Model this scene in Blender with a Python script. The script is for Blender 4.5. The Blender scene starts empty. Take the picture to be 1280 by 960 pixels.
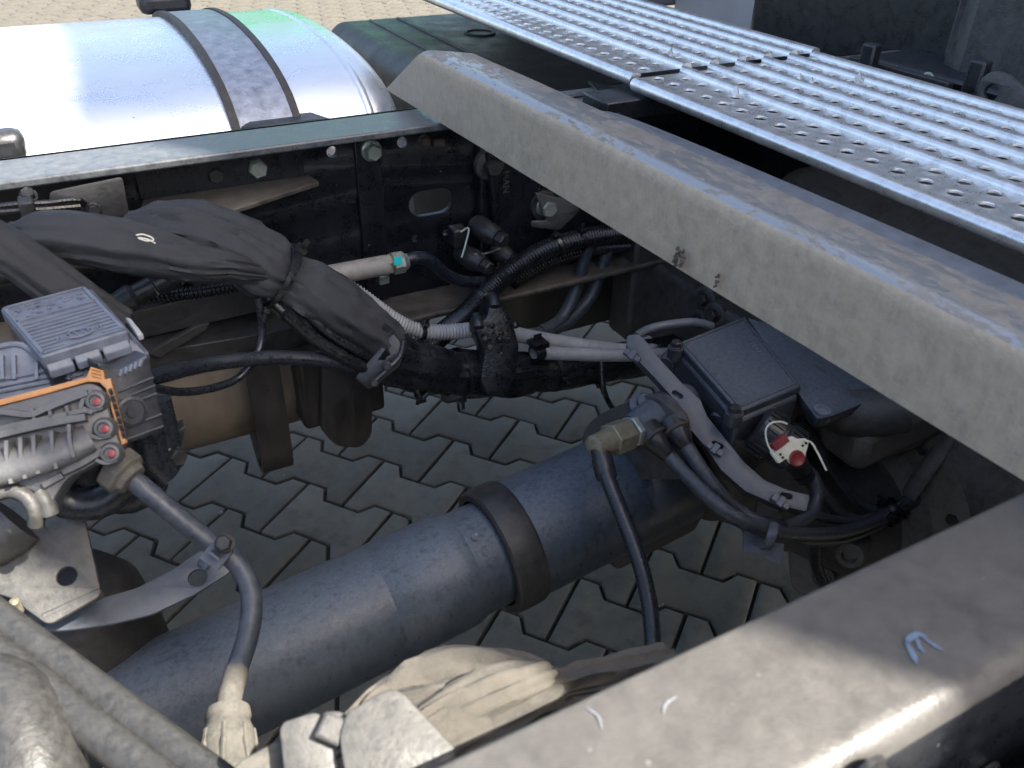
import bpy, bmesh, math, random
from mathutils import Vector as V, Matrix, noise, Quaternion
random.seed(7)
C = bpy.context.scene.collection
SC = bpy.context.scene
rad = math.radians

# ------------------------------------------------------------------ camera
# axes: X along the truck towards its cab, Y across towards the far rail, Z up; ground at z = 0
FPX, YAW, PITCH, ROLL = 1055.0, rad(61.1), rad(33.5), rad(1.33)
CAM = V((0, -.485, 1.144))
fw = V((math.cos(YAW)*math.cos(PITCH), math.sin(YAW)*math.cos(PITCH), -math.sin(PITCH)))
r0 = fw.cross(V((0, 0, 1))).normalized(); u0 = r0.cross(fw)
RT = math.cos(ROLL)*r0 + math.sin(ROLL)*u0
UP = -math.sin(ROLL)*r0 + math.cos(ROLL)*u0
cd = bpy.data.cameras.new('camera'); cam = bpy.data.objects.new('camera', cd); C.objects.link(cam)
cd.sensor_width = 36; cd.lens = FPX/1280*36; cd.clip_start = .02; cd.clip_end = 400
cd.dof.use_dof = True; cd.dof.focus_distance = .98; cd.dof.aperture_fstop = 14
m = Matrix((RT, UP, -fw)).transposed().to_4x4(); m.translation = CAM
cam.matrix_world = m
SC.camera = cam

# ------------------------------------------------------------------ light
SUN_EL, SUN_AZ = 50, -52.3                       # azimuth from +X towards +Y
sdir = V((math.cos(rad(SUN_EL))*math.cos(rad(SUN_AZ)), math.cos(rad(SUN_EL))*math.sin(rad(SUN_AZ)), math.sin(rad(SUN_EL))))
w = bpy.data.worlds.new('World'); SC.world = w; w.use_nodes = True
nt = w.node_tree; bg = nt.nodes['Background']
sky = nt.nodes.new('ShaderNodeTexSky'); sky.sky_type = 'NISHITA'; sky.sun_disc = False
sky.sun_elevation = rad(SUN_EL); sky.sun_rotation = math.atan2(sdir.x, sdir.y)
sky.air_density = 1.0; sky.dust_density = 4.0; sky.ozone_density = .4
nt.links.new(sky.outputs[0], bg.inputs[0]); bg.inputs[1].default_value = .105
sl = bpy.data.lights.new('sun', 'SUN'); sl.energy = 4.2; sl.angle = rad(.6); sl.color = (1, .94, .84)
so = bpy.data.objects.new('sun', sl); C.objects.link(so)
so.rotation_euler = sdir.to_track_quat('Z', 'Y').to_euler()
SC.view_settings.view_transform = 'Standard'; SC.view_settings.look = 'None'
SC.view_settings.exposure = 2.1; SC.view_settings.gamma = 1
SC.view_settings.use_curve_mapping = False

SC.cycles.max_bounces = 6; SC.cycles.diffuse_bounces = 3; SC.cycles.glossy_bounces = 3

# ------------------------------------------------------------------ geometry helpers
def ray(px, py):
    return fw + RT*((px-640)/FPX) - UP*((py-480)/FPX)
def A(px, py, X=None, Y=None, Z=None, pl=None):
    d = ray(px, py)
    if X is not None: t = (X-CAM.x)/d.x
    elif Y is not None: t = (Y-CAM.y)/d.y
    elif Z is not None: t = (Z-CAM.z)/d.z
    else: t = (pl[0]-CAM).dot(pl[1])/d.dot(pl[1])
    return CAM + d*t
def smooth_path(pts, n):
    pts = [V(p) for p in pts]
    if len(pts) < 3:
        return [pts[0].lerp(pts[-1], i/(n-1)) for i in range(n)]
    P = [2*pts[0]-pts[1]] + pts + [2*pts[-1]-pts[-2]]
    dense = []
    for i in range(1, len(P)-2):
        a, b, c, d = P[i-1], P[i], P[i+1], P[i+2]
        for k in range(24):
            t = k/24
            dense.append(.5*((2*b)+(c-a)*t+(2*a-5*b+4*c-d)*t*t+(3*b-a-3*c+d)*t**3))
    dense.append(pts[-1])
    L = [0]
    for i in range(1, len(dense)): L.append(L[-1]+(dense[i]-dense[i-1]).length)
    out = []; j = 0
    for i in range(n):
        s = L[-1]*i/(n-1)
        while j < len(L)-2 and L[j+1] < s: j += 1
        seg = max(L[j+1]-L[j], 1e-9)
        out.append(dense[j].lerp(dense[j+1], min(1, (s-L[j])/seg)))
    return out
def path_len(pts): 
    q = smooth_path(pts, 60); return sum((q[i+1]-q[i]).length for i in range(59))
def frames(path):
    T = [(path[min(i+1, len(path)-1)]-path[max(i-1, 0)]).normalized() for i in range(len(path))]
    a = V((0, 0, 1)) if abs(T[0].z) < .9 else V((1, 0, 0))
    n = (a - T[0]*a.dot(T[0])).normalized(); N = [n]
    for i in range(1, len(path)):
        n = (N[-1]-T[i]*N[-1].dot(T[i])).normalized(); N.append(n)
    return T, N, [T[i].cross(N[i]) for i in range(len(path))]

class MB:
    def __init__(s): s.v = []; s.f = []
    def add(s, vs, fs):
        o = len(s.v); s.v += [V(x) for x in vs]; s.f += [tuple(i+o for i in f) for f in fs]; return s
    def box(s, c, size, rot=None):
        h = V(size)/2; vs = []
        for z in (-1, 1):
            for x, y in ((-1, -1), (1, -1), (1, 1), (-1, 1)):
                p = V((x*h.x, y*h.y, z*h.z))
                if rot is not None: p = rot @ p
                vs.append(V(c)+p)
        return s.add(vs, [(3, 2, 1, 0), (4, 5, 6, 7), (0, 1, 5, 4), (1, 2, 6, 5), (2, 3, 7, 6), (3, 0, 4, 7)])
    def prism(s, poly, vec):
        n = len(poly); vec = V(vec); a = [V(p) for p in poly]
        nn = V((0, 0, 0))
        for i in range(n): nn += a[i].cross(a[(i+1) % n])
        if nn.dot(vec) > 0: a.reverse()
        vs = a + [p+vec for p in a]
        return s.add(vs, [tuple(range(n)), tuple(range(2*n-1, n-1, -1))] + [(i, i+n, (i+1) % n + n, (i+1) % n) for i in range(n)])
    def tube(s, pts, r, n=None, seg=14, step=None, caps=True, flat=1.0):
        L = path_len(pts)
        if n is None: n = max(2, int(L/(step or .012))+1)
        if len(pts) == 2 and step is None and not callable(r): n = 2
        path = smooth_path(pts, n); T, N, B = frames(path); o = len(s.v)
        for i, p in enumerate(path):
            t = i/(n-1)
            rr = r(t) if callable(r) else r
            for k in range(seg):
                a = 2*math.pi*k/seg
                s.v.append(p + N[i]*math.cos(a)*rr*flat + B[i]*math.sin(a)*rr)
        for i in range(n-1):
            for k in range(seg):
                k2 = (k+1) % seg
                s.f.append((o+i*seg+k, o+i*seg+k2, o+(i+1)*seg+k2, o+(i+1)*seg+k))
        if caps:
            s.f.append(tuple(o+k for k in reversed(range(seg)))); s.f.append(tuple(o+(n-1)*seg+k for k in range(seg)))
        return s
    def corr(s, pts, r, pitch=.0042, depth=.0021, seg=16):
        L = path_len(pts); n = int(L/pitch*4)+1
        return s.tube(pts, lambda t: r - depth*(.5-.5*math.cos(2*math.pi*min(1, max(0, t))*L/pitch))**.7, n=n, seg=seg)
    def lathe(s, p0, ax, prof, seg=32, caps=True):
        # prof: list of (distance along axis, radius)
        p0 = V(p0); ax = V(ax).normalized()
        a = V((0, 0, 1)) if abs(ax.z) < .9 else V((1, 0, 0))
        n = (a-ax*a.dot(ax)).normalized(); b = ax.cross(n); o = len(s.v); m_ = len(prof)
        for d, r in prof:
            for k in range(seg):
                t = 2*math.pi*k/seg; s.v.append(p0+ax*d+n*math.cos(t)*r+b*math.sin(t)*r)
        for i in range(m_-1):
            for k in range(seg):
                k2 = (k+1) % seg; s.f.append((o+i*seg+k, o+i*seg+k2, o+(i+1)*seg+k2, o+(i+1)*seg+k))
        if caps:
            s.f.append(tuple(o+k for k in reversed(range(seg)))); s.f.append(tuple(o+(m_-1)*seg+k for k in range(seg)))
        return s
    def cloth(s, pts, wid, hgt, seed=0, amp=.004, n=None, seg=48, pull=(), caps=True, twist=0, updir=None):
        # wrapped fabric: an oval tube with lengthwise folds; pull = [(t, width, strength)] where ties squeeze it
        L = path_len(pts); n = n or int(L/.004)+2
        path = smooth_path(pts, n); T, N, B = frames(path); o = len(s.v)
        for i, p in enumerate(path):
            t = i/(n-1); w_ = wid(t) if callable(wid) else wid; h_ = hgt(t) if callable(hgt) else hgt
            N_, B_ = N[i], B[i]
            if updir is not None:
                N_ = (V(updir)-T[i]*V(updir).dot(T[i])).normalized(); B_ = T[i].cross(N_)
            sq = 1; near = 0
            for (tp, tw, st) in pull:
                g = math.exp(-((t-tp)/tw)**2); sq -= st*g; near = max(near, math.exp(-((t-tp)/(tw*2.5))**2))
            for k in range(seg):
                a = 2*math.pi*k/seg + twist*t
                ca, sa = math.cos(a), math.sin(a)
                q = V((math.cos(a)*2.2, math.sin(a)*2.2, t*L*6)) + V((seed*7.1, 3.3, 0))
                q2 = V((math.cos(a+t*L*3)*3.4, math.sin(a+t*L*3)*3.4, t*L*7)) + V((seed*3.7, 9.1, 0))
                f = noise.noise(q)*1.5 + max(0, 1-abs(noise.noise(q2))*4)*.7 - max(0, 1-abs(noise.noise(q2+V((5, 1, 2))))*4)*.7 + near*(math.sin(a*9+seed)+.6*math.sin(a*17+seed*2))*.5
                q3 = V((math.cos(a)*1.2, math.sin(a)*1.2, t*L*30+seed))
                f += max(0, 1-abs(noise.noise(q3))*4)*.22*(1-near)
                d = amp*f
                s.v.append(p + N_*ca*(h_*sq+d) + B_*sa*(w_*sq+d))
        for i in range(n-1):
            for k in range(seg):
                k2 = (k+1) % seg; s.f.append((o+i*seg+k, o+i*seg+k2, o+(i+1)*seg+k2, o+(i+1)*seg+k))
        if caps:
            s.f.append(tuple(o+k for k in reversed(range(seg)))); s.f.append(tuple(o+(n-1)*seg+k for k in range(seg)))
        return s
    def mesh(s, name, org=V((0, 0, 0)), sharp=35, fix=True):
        me = bpy.data.meshes.new(name)
        me.from_pydata([p-org for p in s.v], [], s.f); me.update()
        if fix:
            bm = bmesh.new(); bm.from_mesh(me); bmesh.ops.recalc_face_normals(bm, faces=bm.faces); bm.to_mesh(me); bm.free()
        me.polygons.foreach_set('use_smooth', [True]*len(me.polygons))
        me.set_sharp_from_angle(angle=rad(sharp))
        return me

ORG = {}
def tag(o, label=None, cat=None, group=None, kind=None):
    if label: o['label'] = label
    if cat: o['category'] = cat
    if group: o['group'] = group
    if kind: o['kind'] = kind
    return o
def thing(name, loc, label, cat, group=None):
    o = bpy.data.objects.new(name, None); C.objects.link(o); o.location = loc
    o.empty_display_size = .02; ORG[o.name] = V(loc)
    return tag(o, label, cat, group)
def part(name, mb, mat, parent=None, bev=0, sharp=35, sub=0, label=None):
    if isinstance(mb, bpy.types.Mesh): me = mb; org = None
    else:
        if parent: org = ORG[parent.name]
        else:
            lo = [min(p[i] for p in mb.v) for i in range(3)]; hi = [max(p[i] for p in mb.v) for i in range(3)]
            org = V(((lo[0]+hi[0])/2, (lo[1]+hi[1])/2, lo[2]))
        me = mb.mesh(name, org, sharp)
    o = bpy.data.objects.new(name, me); C.objects.link(o)
    if parent: o.parent = parent; ORG[o.name] = ORG[parent.name]
    elif org is not None: o.location = org; ORG[o.name] = org
    if not me.materials: me.materials.append(mat)
    if bev:
        b = o.modifiers.new('bevel', 'BEVEL'); b.width = bev; b.segments = 2; b.limit_method = 'ANGLE'; b.angle_limit = rad(40); b.harden_normals = False
    if sub:
        b = o.modifiers.new('subd', 'SUBSURF'); b.levels = sub; b.render_levels = sub
    if label: o['label'] = label
    return o
def plane_basis(o, n, u=None):
    n = V(n).normalized(); o = V(o)
    u = V(u) if u is not None else (RT - n*RT.dot(n))
    u = (u-n*u.dot(n)).normalized(); return o, u, n.cross(u), n
def circle(c, r, n=20): return [(c[0]+r*math.cos(2*math.pi*i/n), c[1]+r*math.sin(2*math.pi*i/n)) for i in range(n)]
def slot(c, L, r, ang=0, n=10):
    out = []
    for e in (0, 1):
        for i in range(n+1):
            a = -math.pi/2+math.pi*i/n + (math.pi if e else 0)
            x = (L/2-r)*(1 if not e else -1)+r*math.cos(a); y = r*math.sin(a)
            out.append((c[0]+x*math.cos(ang)-y*math.sin(ang), c[1]+x*math.sin(ang)+y*math.cos(ang)))
    return out
def plate(name, loops, basis, th, mat, parent=None, bev=.0006, label=None, place=None):
    # flat sheet with real openings: first loop the outline, further loops holes, thickness th along -n
    o, u, v, n = basis
    cu = bpy.data.curves.new(name, 'CURVE'); cu.dimensions = '2D'; cu.fill_mode = 'BOTH'
    cu.extrude = max(th/2-bev, .0001); cu.bevel_depth = bev; cu.bevel_resolution = 1; cu.offset = -bev
    for lp in loops:
        sp = cu.splines.new('POLY'); sp.points.add(len(lp)-1); sp.use_cyclic_u = True
        for i, p in enumerate(lp): sp.points[i].co = (p[0], p[1], 0, 1)
    tmp = bpy.data.objects.new('tmp', cu); C.objects.link(tmp)
    me = bpy.data.meshes.new_from_object(tmp); bpy.data.objects.remove(tmp); bpy.data.curves.remove(cu)
    org = ORG[parent.name] if parent else V(o)
    for vv in me.vertices:
        p = vv.co; vv.co = o + u*p.x + v*p.y + n*(p.z-th/2) - org
    me.name = name; me.materials.clear()
    bm = bmesh.new(); bm.from_mesh(me); bmesh.ops.remove_doubles(bm, verts=bm.verts, dist=1e-5); bmesh.ops.recalc_face_normals(bm, faces=bm.faces); bm.to_mesh(me); bm.free()
    me.polygons.foreach_set('use_smooth', [True]*len(me.polygons)); me.set_sharp_from_angle(angle=rad(30))
    ob = bpy.data.objects.new(name, me); C.objects.link(ob); me.materials.append(mat)
    if parent: ob.parent = parent
    else: ob.location = org
    ORG[ob.name] = org
    if label: ob['label'] = label
    return ob
def UV(px, py, basis):
    p = A(px, py, pl=(basis[0], basis[3])); d = p-basis[0]; return (d.dot(basis[1]), d.dot(basis[2]))
def UVs(pts, basis): return [UV(x, y, basis) for x, y in pts]
def rounded(loop, r, n=4):
    out = []; k = len(loop)
    for i in range(k):
        p = V(loop[i]).to_2d(); a = V(loop[i-1]).to_2d()-p; b = V(loop[(i+1) % k]).to_2d()-p
        ra = min(r, a.length*.45, b.length*.45); s, e = p+a.normalized()*ra, p+b.normalized()*ra
        for j in range(n+1):
            t = j/n; q = s*(1-t)**2+p*2*t*(1-t)+e*t*t; out.append((q.x, q.y))
    return out
_bolt = {}
def bolt(parent, pos, d, size, mat, name='bolt', h=.55, flange=True):
    key = (name, mat.name, h, flange)
    if key not in _bolt:
        b = MB()
        if flange: b.lathe((0, 0, 0), (0, 0, 1), [(0, .62), (.1, .62), (.16, .52)], seg=20)
        b.lathe((0, 0, .08), (0, 0, 1), [(0, .5), (h-.1, .5), (h, .42)], seg=6)
        me = b.mesh(name, sharp=25); me.materials.append(mat); _bolt[key] = me
    o = bpy.data.objects.new(name, _bolt[key]); C.objects.link(o)
    o.parent = parent; o.location = V(pos)-ORG[parent.name]; o.scale = (size,)*3
    o.rotation_mode = 'QUATERNION'; o.rotation_quaternion = V(d).to_track_quat('Z', 'Y') @ Quaternion((0, 0, 1), random.uniform(0, 1))
    return o
def tie(parent, c, ax, r, mat, wdt=.005, name='cable_tie', head=0, oval=1.0, up=None):
    c = V(c); ax = V(ax).normalized(); b = MB()
    a = V(up) if up is not None else (V((0, 0, 1)) if abs(ax.z) < .9 else V((1, 0, 0)))
    n = (a-ax*a.dot(ax)).normalized(); bb = ax.cross(n); seg = 28; th = .0013; vs = []
    for k in range(seg):
        t = 2*math.pi*k/seg; e = n*math.cos(t)*oval+bb*math.sin(t)
        for rr, dd in ((r, -1), (r+th, -1), (r+th, 1), (r, 1)): vs.append(c+e*rr+ax*dd*wdt/2)
    fs = []
    for k in range(seg):
        k2 = (k+1) % seg
        for q in range(4): fs.append((k*4+q, k*4+(q+1) % 4, k2*4+(q+1) % 4, k2*4+q))
    b.add(vs, fs)
    e = n*math.cos(head)*oval+bb*math.sin(head); tng = e.cross(ax)
    R = Matrix((ax, tng, e)).transposed()
    b.box(c+e*(r+.003), (wdt*1.5, wdt*1.6, .006), R)
    b.box(c+e*(r+.009)+tng*.001, (wdt*.8, .0015, .010), R)
    return part(name, b, mat, parent)

# ------------------------------------------------------------------ materials
def mat(name, col, rough=.5, metal=0, dust=0, dust_skyc=(.33, .29, .24), up=0, ns=25, fine=400, bump=.15, bscale=None, var=.25,
        streak=None, spots=0, spotc=(.6, .58, .55), coat=0, rvar=.15, grime=0, grimec=(.006, .006, .007), objvar=0, spec=.5, stretch=(1, 1, 1), bdist=.0008):
    m_ = bpy.data.materials.new(name); m_.use_nodes = True; t = m_.node_tree; N = t.nodes; L = t.links
    P = N['Principled BSDF']; geo = N.new('ShaderNodeNewGeometry')
    mp = N.new('ShaderNodeMapping'); mp.inputs['Scale'].default_value = stretch; L.new(geo.outputs['Position'], mp.inputs[0])
    pos = mp.outputs[0]
    def nz(scale, detail=3, rough_=.6, vec=None, dist=0):
        n = N.new('ShaderNodeTexNoise'); n.inputs['Scale'].default_value = scale; n.inputs['Detail'].default_value = detail
        n.inputs['Roughness'].default_value = rough_; n.inputs['Distortion'].default_value = dist; L.new(vec or pos, n.inputs['Vector']); return n.outputs['Fac']
    def ramp(src, a, b, lo=0, hi=1):
        r = N.new('ShaderNodeMapRange'); r.inputs[1].default_value = a; r.inputs[2].default_value = b
        r.inputs[3].default_value = lo; r.inputs[4].default_value = hi; r.clamp = True; L.new(src, r.inputs[0]); return r.outputs[0]
    def mth(op, a, b):
        n = N.new('ShaderNodeMath'); n.operation = op; n.use_clamp = op in ('ADD', 'MULTIPLY')
        for i, q in enumerate((a, b)):
            if hasattr(q, 'links') or hasattr(q, 'node'): L.new(q, n.inputs[i])
            else: n.inputs[i].default_value = q
        return n.outputs[0]
    def mix(f, a, b):
        n = N.new('ShaderNodeMix'); n.data_type = 'RGBA'
        if hasattr(f, 'node'): L.new(f, n.inputs[0])
        else: n.inputs[0].default_value = f
        for i, q in ((6, a), (7, b)):
            if hasattr(q, 'node'): L.new(q, n.inputs[i])
            else: n.inputs[i].default_value = (*q, 1)
        return n.outputs[2]
    big = nz(ns, 3, .62, dist=0); fin = nz(fine, 1, .6)
    c = mix(ramp(big, .3, .7), tuple(x*(1-var) for x in col), tuple(min(1, x*(1+var)) for x in col))
    if objvar:
        oi = N.new('ShaderNodeObjectInfo')
        c = mix(ramp(oi.outputs['Random'], 0, 1, 0, 1), c, mix(.5*objvar, c, (col[0]*.5, col[1]*.48, col[2]*.44)))
        n = N.new('ShaderNodeMix'); n.data_type = 'RGBA'; n.blend_type = 'MULTIPLY'
    dfac = None
    if dust or up:
        d1 = ramp(nz(ns*1.7, 5, .68), .38, .72, 0, 1)
        dfac = mth('MULTIPLY', d1, dust)
        if up:
            s = N.new('ShaderNodeSeparateXYZ'); L.new(geo.outputs['Normal'], s.inputs[0])
            u = mth('MULTIPLY', ramp(s.outputs['Z'], .15, .95), up)  # upward faces lightened: settled dust, plus painted sky light on shaft and sensor box
            u = mth('MULTIPLY', u, ramp(nz(ns*2.3, 3, .65), .25, .65, .35, 1))
            dfac = mth('ADD', dfac, u)
        c = mix(dfac, c, dust_skyc)
    if streak:
        sm = N.new('ShaderNodeMapping'); sm.inputs['Scale'].default_value = streak[0]; L.new(geo.outputs['Position'], sm.inputs[0])
        c = mix(mth('MULTIPLY', ramp(nz(1, 6, .65, sm.outputs[0]), .45, .75), streak[1]), c, streak[2])
    if grime:
        g = mth('MULTIPLY', ramp(nz(ns*.9, 5, .72, dist=.3), .52, .66), grime); c = mix(g, c, grimec)
    if spots:
        vo = N.new('ShaderNodeTexVoronoi'); vo.inputs['Scale'].default_value = spots; L.new(pos, vo.inputs['Vector'])
        sf = mth('MULTIPLY', ramp(vo.outputs['Distance'], .10, .05), ramp(nz(ns*1.3, 1), .5, .6)); c = mix(mth('MULTIPLY', sf, .7), c, spotc)
    L.new(c, P.inputs['Base Color'])
    rr = ramp(mth('ADD', mth('MULTIPLY', big, .6), mth('MULTIPLY', fin, .4)), .3, .7, max(.05, rough-rvar), min(1, rough+rvar))
    if dfac is not None: rr = mth('ADD', rr, mth('MULTIPLY', dfac, .3))
    L.new(rr, P.inputs['Roughness'])
    P.inputs['Metallic'].default_value = metal; P.inputs['Specular IOR Level'].default_value = spec
    if metal and dfac is not None:
        L.new(mth('MULTIPLY', ramp(dfac, 0, 1, 1, .1), metal), P.inputs['Metallic'])
    if bump:
        b = N.new('ShaderNodeBump'); b.inputs['Strength'].default_value = bump; b.inputs['Distance'].default_value = bdist
        L.new(mth('ADD', mth('MULTIPLY', nz(bscale or fine*.5, 2, .65), .7), mth('MULTIPLY', fin, .3)), b.inputs['Height']); L.new(b.outputs[0], P.inputs['Normal'])
    if coat: P.inputs['Coat Weight'].default_value = coat
    return m_

M_PAVER = mat('paver_concrete', (.128, .118, .099), .85, ns=22, fine=700, bump=1, var=.24, spots=240, spotc=(.24, .23, .205), objvar=1.6, grime=.5, grimec=(.055, .052, .046), dust=.4, dust_skyc=(.16, .148, .122), streak=((5, 5, 5), .45, (.06, .056, .05)))
M_SAND = mat('joint_sand', (.035, .033, .03), .95, ns=30, fine=1200, bump=1, var=.4)
M_RAIL = mat('rail_paint', (.006, .0075, .011), .32, dust=.05, dust_skyc=(.05, .055, .065), up=.25, ns=60, bump=.15, spots=90, spotc=(.25, .27, .31), streak=((60, 60, 6), .15, (.03, .032, .038)))
M_RAILTOP = mat('rail_top_paint', (.072, .068, .064), .34, dust=.35, dust_skyc=(.115, .108, .098), up=.1, ns=70, bump=.35, bscale=500, var=.15, spots=75, spotc=(.19, .18, .165), rvar=.1)
M_FLANGE = mat('flange_dusty', (.03, .029, .028), .45, dust=.6, dust_skyc=(.14, .122, .10), up=.5, ns=35, bump=.3)
M_BAR = mat('weathered_galvanised', (.300, .255, .200), .6, metal=.05, dust=.6, dust_skyc=(.35, .275, .185), ns=85, bump=.5, var=.18, streak=((420, 420, 90), .5, (.38, .335, .265)), rvar=.2, grime=.35, grimec=(.19, .175, .155))
M_BARTOP = mat('weathered_galvanised_top', (.17, .158, .142), .55, dust=.4, dust_skyc=(.25, .23, .20), ns=60, bump=.5, var=.25)
def flaking(m_):
    # bright zinc flaking through dull grime, mostly along the folded front edge
    t = m_.node_tree; N, L = t.nodes, t.links; P = N['Principled BSDF']
    geo = N.new('ShaderNodeNewGeometry'); sp = N.new('ShaderNodeSeparateXYZ'); L.new(geo.outputs['Position'], sp.inputs[0])
    def mth(op, a, b):
        n = N.new('ShaderNodeMath'); n.operation = op
        for i, q in enumerate((a, b)):
            if hasattr(q, 'node'): L.new(q, n.inputs[i])
            else: n.inputs[i].default_value = q
        return n.outputs[0]
    def nz(sc, st, d):
        mp = N.new('ShaderNodeMapping'); mp.inputs['Scale'].default_value = st; L.new(geo.outputs['Position'], mp.inputs[0])
        n = N.new('ShaderNodeTexNoise'); n.inputs['Scale'].default_value = sc; n.inputs['Detail'].default_value = d; n.inputs['Roughness'].default_value = .7; L.new(mp.outputs[0], n.inputs['Vector']); return n.outputs['Fac']
    x = mth('ADD', sp.outputs['X'], mth('MULTIPLY', sp.outputs['Y'], .024))         # distance across the top
    g = mth('MULTIPLY', mth('SUBTRACT', .392, x), 8)
    f = mth('ADD', mth('ADD', g, mth('MULTIPLY', mth('SUBTRACT', nz(90, (1.6, .5, 1), 6), .52), 3.2)), mth('MULTIPLY', mth('SUBTRACT', nz(14, (1, .6, 1), 3), .5), 2.6))
    r = N.new('ShaderNodeMapRange'); r.inputs[1].default_value = -.12; r.inputs[2].default_value = .12; L.new(f, r.inputs[0])
    mx = N.new('ShaderNodeMix'); mx.data_type = 'RGBA'; L.new(r.outputs[0], mx.inputs[0])
    L.new(P.inputs['Base Color'].links[0].from_socket, mx.inputs[6]); mx.inputs[7].default_value = (.33, .335, .34, 1); L.new(mx.outputs[2], P.inputs['Base Color'])
    L.new(mth('MULTIPLY', r.outputs[0], .65), P.inputs['Metallic']); L.new(mth('SUBTRACT', .6, mth('MULTIPLY', r.outputs[0], .27)), P.inputs['Roughness'])
flaking(M_BARTOP)
M_GALV = mat('galvanised_tread', (.80, .80, .79), .31, metal=.85, dust=.15, dust_skyc=(.45, .45, .45), ns=60, bump=.1, var=.12, rvar=.1, grime=.35, grimec=(.40, .40, .41))
M_ALU = mat('tank_aluminium', (.80, .81, .82), .27, metal=.85, dust=.3, dust_skyc=(.50, .50, .50), ns=14, bump=0, var=.05, rvar=.06, spots=110, spotc=(.06, .06, .065), stretch=(.5, 1, 1))
M_PLAST = mat('black_plastic', (.012, .013, .015), .34, dust=.2, dust_skyc=(.07, .073, .08), up=.15, ns=50, bump=.25)
M_PTANK = mat('tank_plastic', (.022, .024, .023), .46, dust=.3, dust_skyc=(.06, .058, .053), up=.08, ns=20, bump=.3)
M_CAST = mat('dark_casting', (.034, .034, .035), .45, dust=.5, dust_skyc=(.10, .094, .088), up=.3, ns=50, bump=.8, bscale=160)
M_BOX = mat('sensor_box_skylit', (.024, .028, .035), .36, dust=.3, dust_skyc=(.10, .112, .135), up=.85, ns=130, bump=.6, bscale=220)  # lighter blue on upward faces paints in the lid's highlight
M_SHAFT = mat('shaft_paint_skylit', (.030, .039, .052), .34, dust=.2, dust_skyc=(.095, .118, .148), up=.75, ns=130, bump=.3, var=.15, grime=.5, grimec=(.012, .013, .015), stretch=(1, 1.4, .35), rvar=.12)  # pale blue on upward faces stands in for sky light along the top
M_RING = mat('seal_rubber', (.016, .016, .017), .48, dust=.4, dust_skyc=(.06, .057, .056), ns=60, bump=.3)
M_FABRIC = mat('harness_fabric', (.015, .016, .0185), .66, dust=.35, dust_skyc=(.042, .044, .049), up=.45, ns=60, fine=1500, bump=.5, bscale=70, bdist=.004, rvar=.08, stretch=(.6, 1, 1.3))
M_CLOTH = mat('dusty_cloth', (.088, .080, .067), .9, dust=.4, dust_skyc=(.115, .105, .088), ns=60, fine=1500, bump=.5, bscale=90, bdist=.004, grime=.35, grimec=(.05, .047, .042))
M_TAPE = mat('harness_tape', (.007, .008, .010), .3, dust=.1, dust_skyc=(.04, .043, .05), up=.1, ns=90, bump=.4, bscale=120, bdist=.002)
M_GCON = mat('grey_conduit', (.27, .275, .28), .42, dust=.5, dust_skyc=(.20, .185, .16), ns=45, bump=0)
M_BCON = mat('black_conduit', (.008, .009, .011), .28, dust=.08, dust_skyc=(.04, .043, .05), up=.1, ns=60, bump=0)
M_HOSE = mat('rubber_hose', (.010, .0125, .017), .27, dust=.25, dust_skyc=(.045, .053, .07), up=.25, ns=150, bump=.15)
M_DHOSE = mat('dusty_hose', (.026, .033, .046), .36, dust=.5, dust_skyc=(.09, .10, .115), up=.3, ns=110, bump=.3)
M_GPIPE = mat('grey_pipe', (.20, .19, .175), .5, dust=.5, dust_skyc=(.25, .23, .20), ns=80, bump=.3, grime=.3, grimec=(.09, .085, .078))
M_ZINC = mat('zinc_bolt', (.36, .40, .36), .36, metal=.7, dust=.3, dust_skyc=(.25, .25, .22), ns=90, bump=.2)
M_BLKBOLT = mat('black_bolt', (.02, .02, .021), .45, metal=.2, dust=.3, dust_skyc=(.09, .09, .09), ns=90)
M_ECU = mat('module_grey', (.105, .118, .150), .42, dust=.4, dust_skyc=(.17, .185, .22), up=.25, ns=80, bump=.35, grime=.25, grimec=(.05, .052, .06))
M_ECUC = mat('module_cover', (.070, .073, .080), .42, dust=.5, dust_skyc=(.115, .112, .105), up=.25, ns=90, bump=.35, grime=.25, grimec=(.035, .035, .038))
M_ECUD = mat('module_dark', (.020, .022, .027), .36, dust=.3, dust_skyc=(.075, .08, .09), up=.3, ns=80, bump=.3)
M_ORANGE = mat('orange_gasket', (.42, .18, .05), .5, dust=.5, dust_skyc=(.36, .25, .14), ns=90, bump=.2, var=.15, grime=.3, grimec=(.16, .10, .06))
M_RED = mat('red_plastic', (.22, .016, .02), .4, dust=.35, dust_skyc=(.16, .08, .075), ns=120)
M_TAN = mat('tan_steel', (.135, .110, .080), .6, dust=.6, dust_skyc=(.19, .16, .12), ns=40, bump=.3, grime=.3, grimec=(.07, .06, .045), stretch=(1, 1, .3))
M_BLKST = mat('black_steel', (.016, .0145, .0135), .42, dust=.4, dust_skyc=(.055, .046, .038), up=.3, ns=40, bump=.3, stretch=(1, 1, .3))
M_BEAM = mat('dusty_black_beam', (.017, .017, .018), .46, dust=.5, dust_skyc=(.058, .054, .051), up=.35, ns=60, bump=.4)
M_DSTEEL = mat('dusty_steel', (.066, .066, .064), .45, metal=.1, dust=.6, dust_skyc=(.10, .096, .088), up=.15, ns=100, bump=.45, var=.25, grime=.45, grimec=(.036, .036, .035))
M_DSTEEL2 = mat('dusty_blue_steel', (.055, .067, .090), .36, dust=.4, dust_skyc=(.12, .13, .145), up=.25, ns=50, bump=.3)
M_ROD = mat('dusty_rod', (.030, .030, .0295), .36, dust=.5, dust_skyc=(.068, .066, .061), up=.1, ns=130, bump=.5, grime=.45, grimec=(.016, .016, .016))
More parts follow.
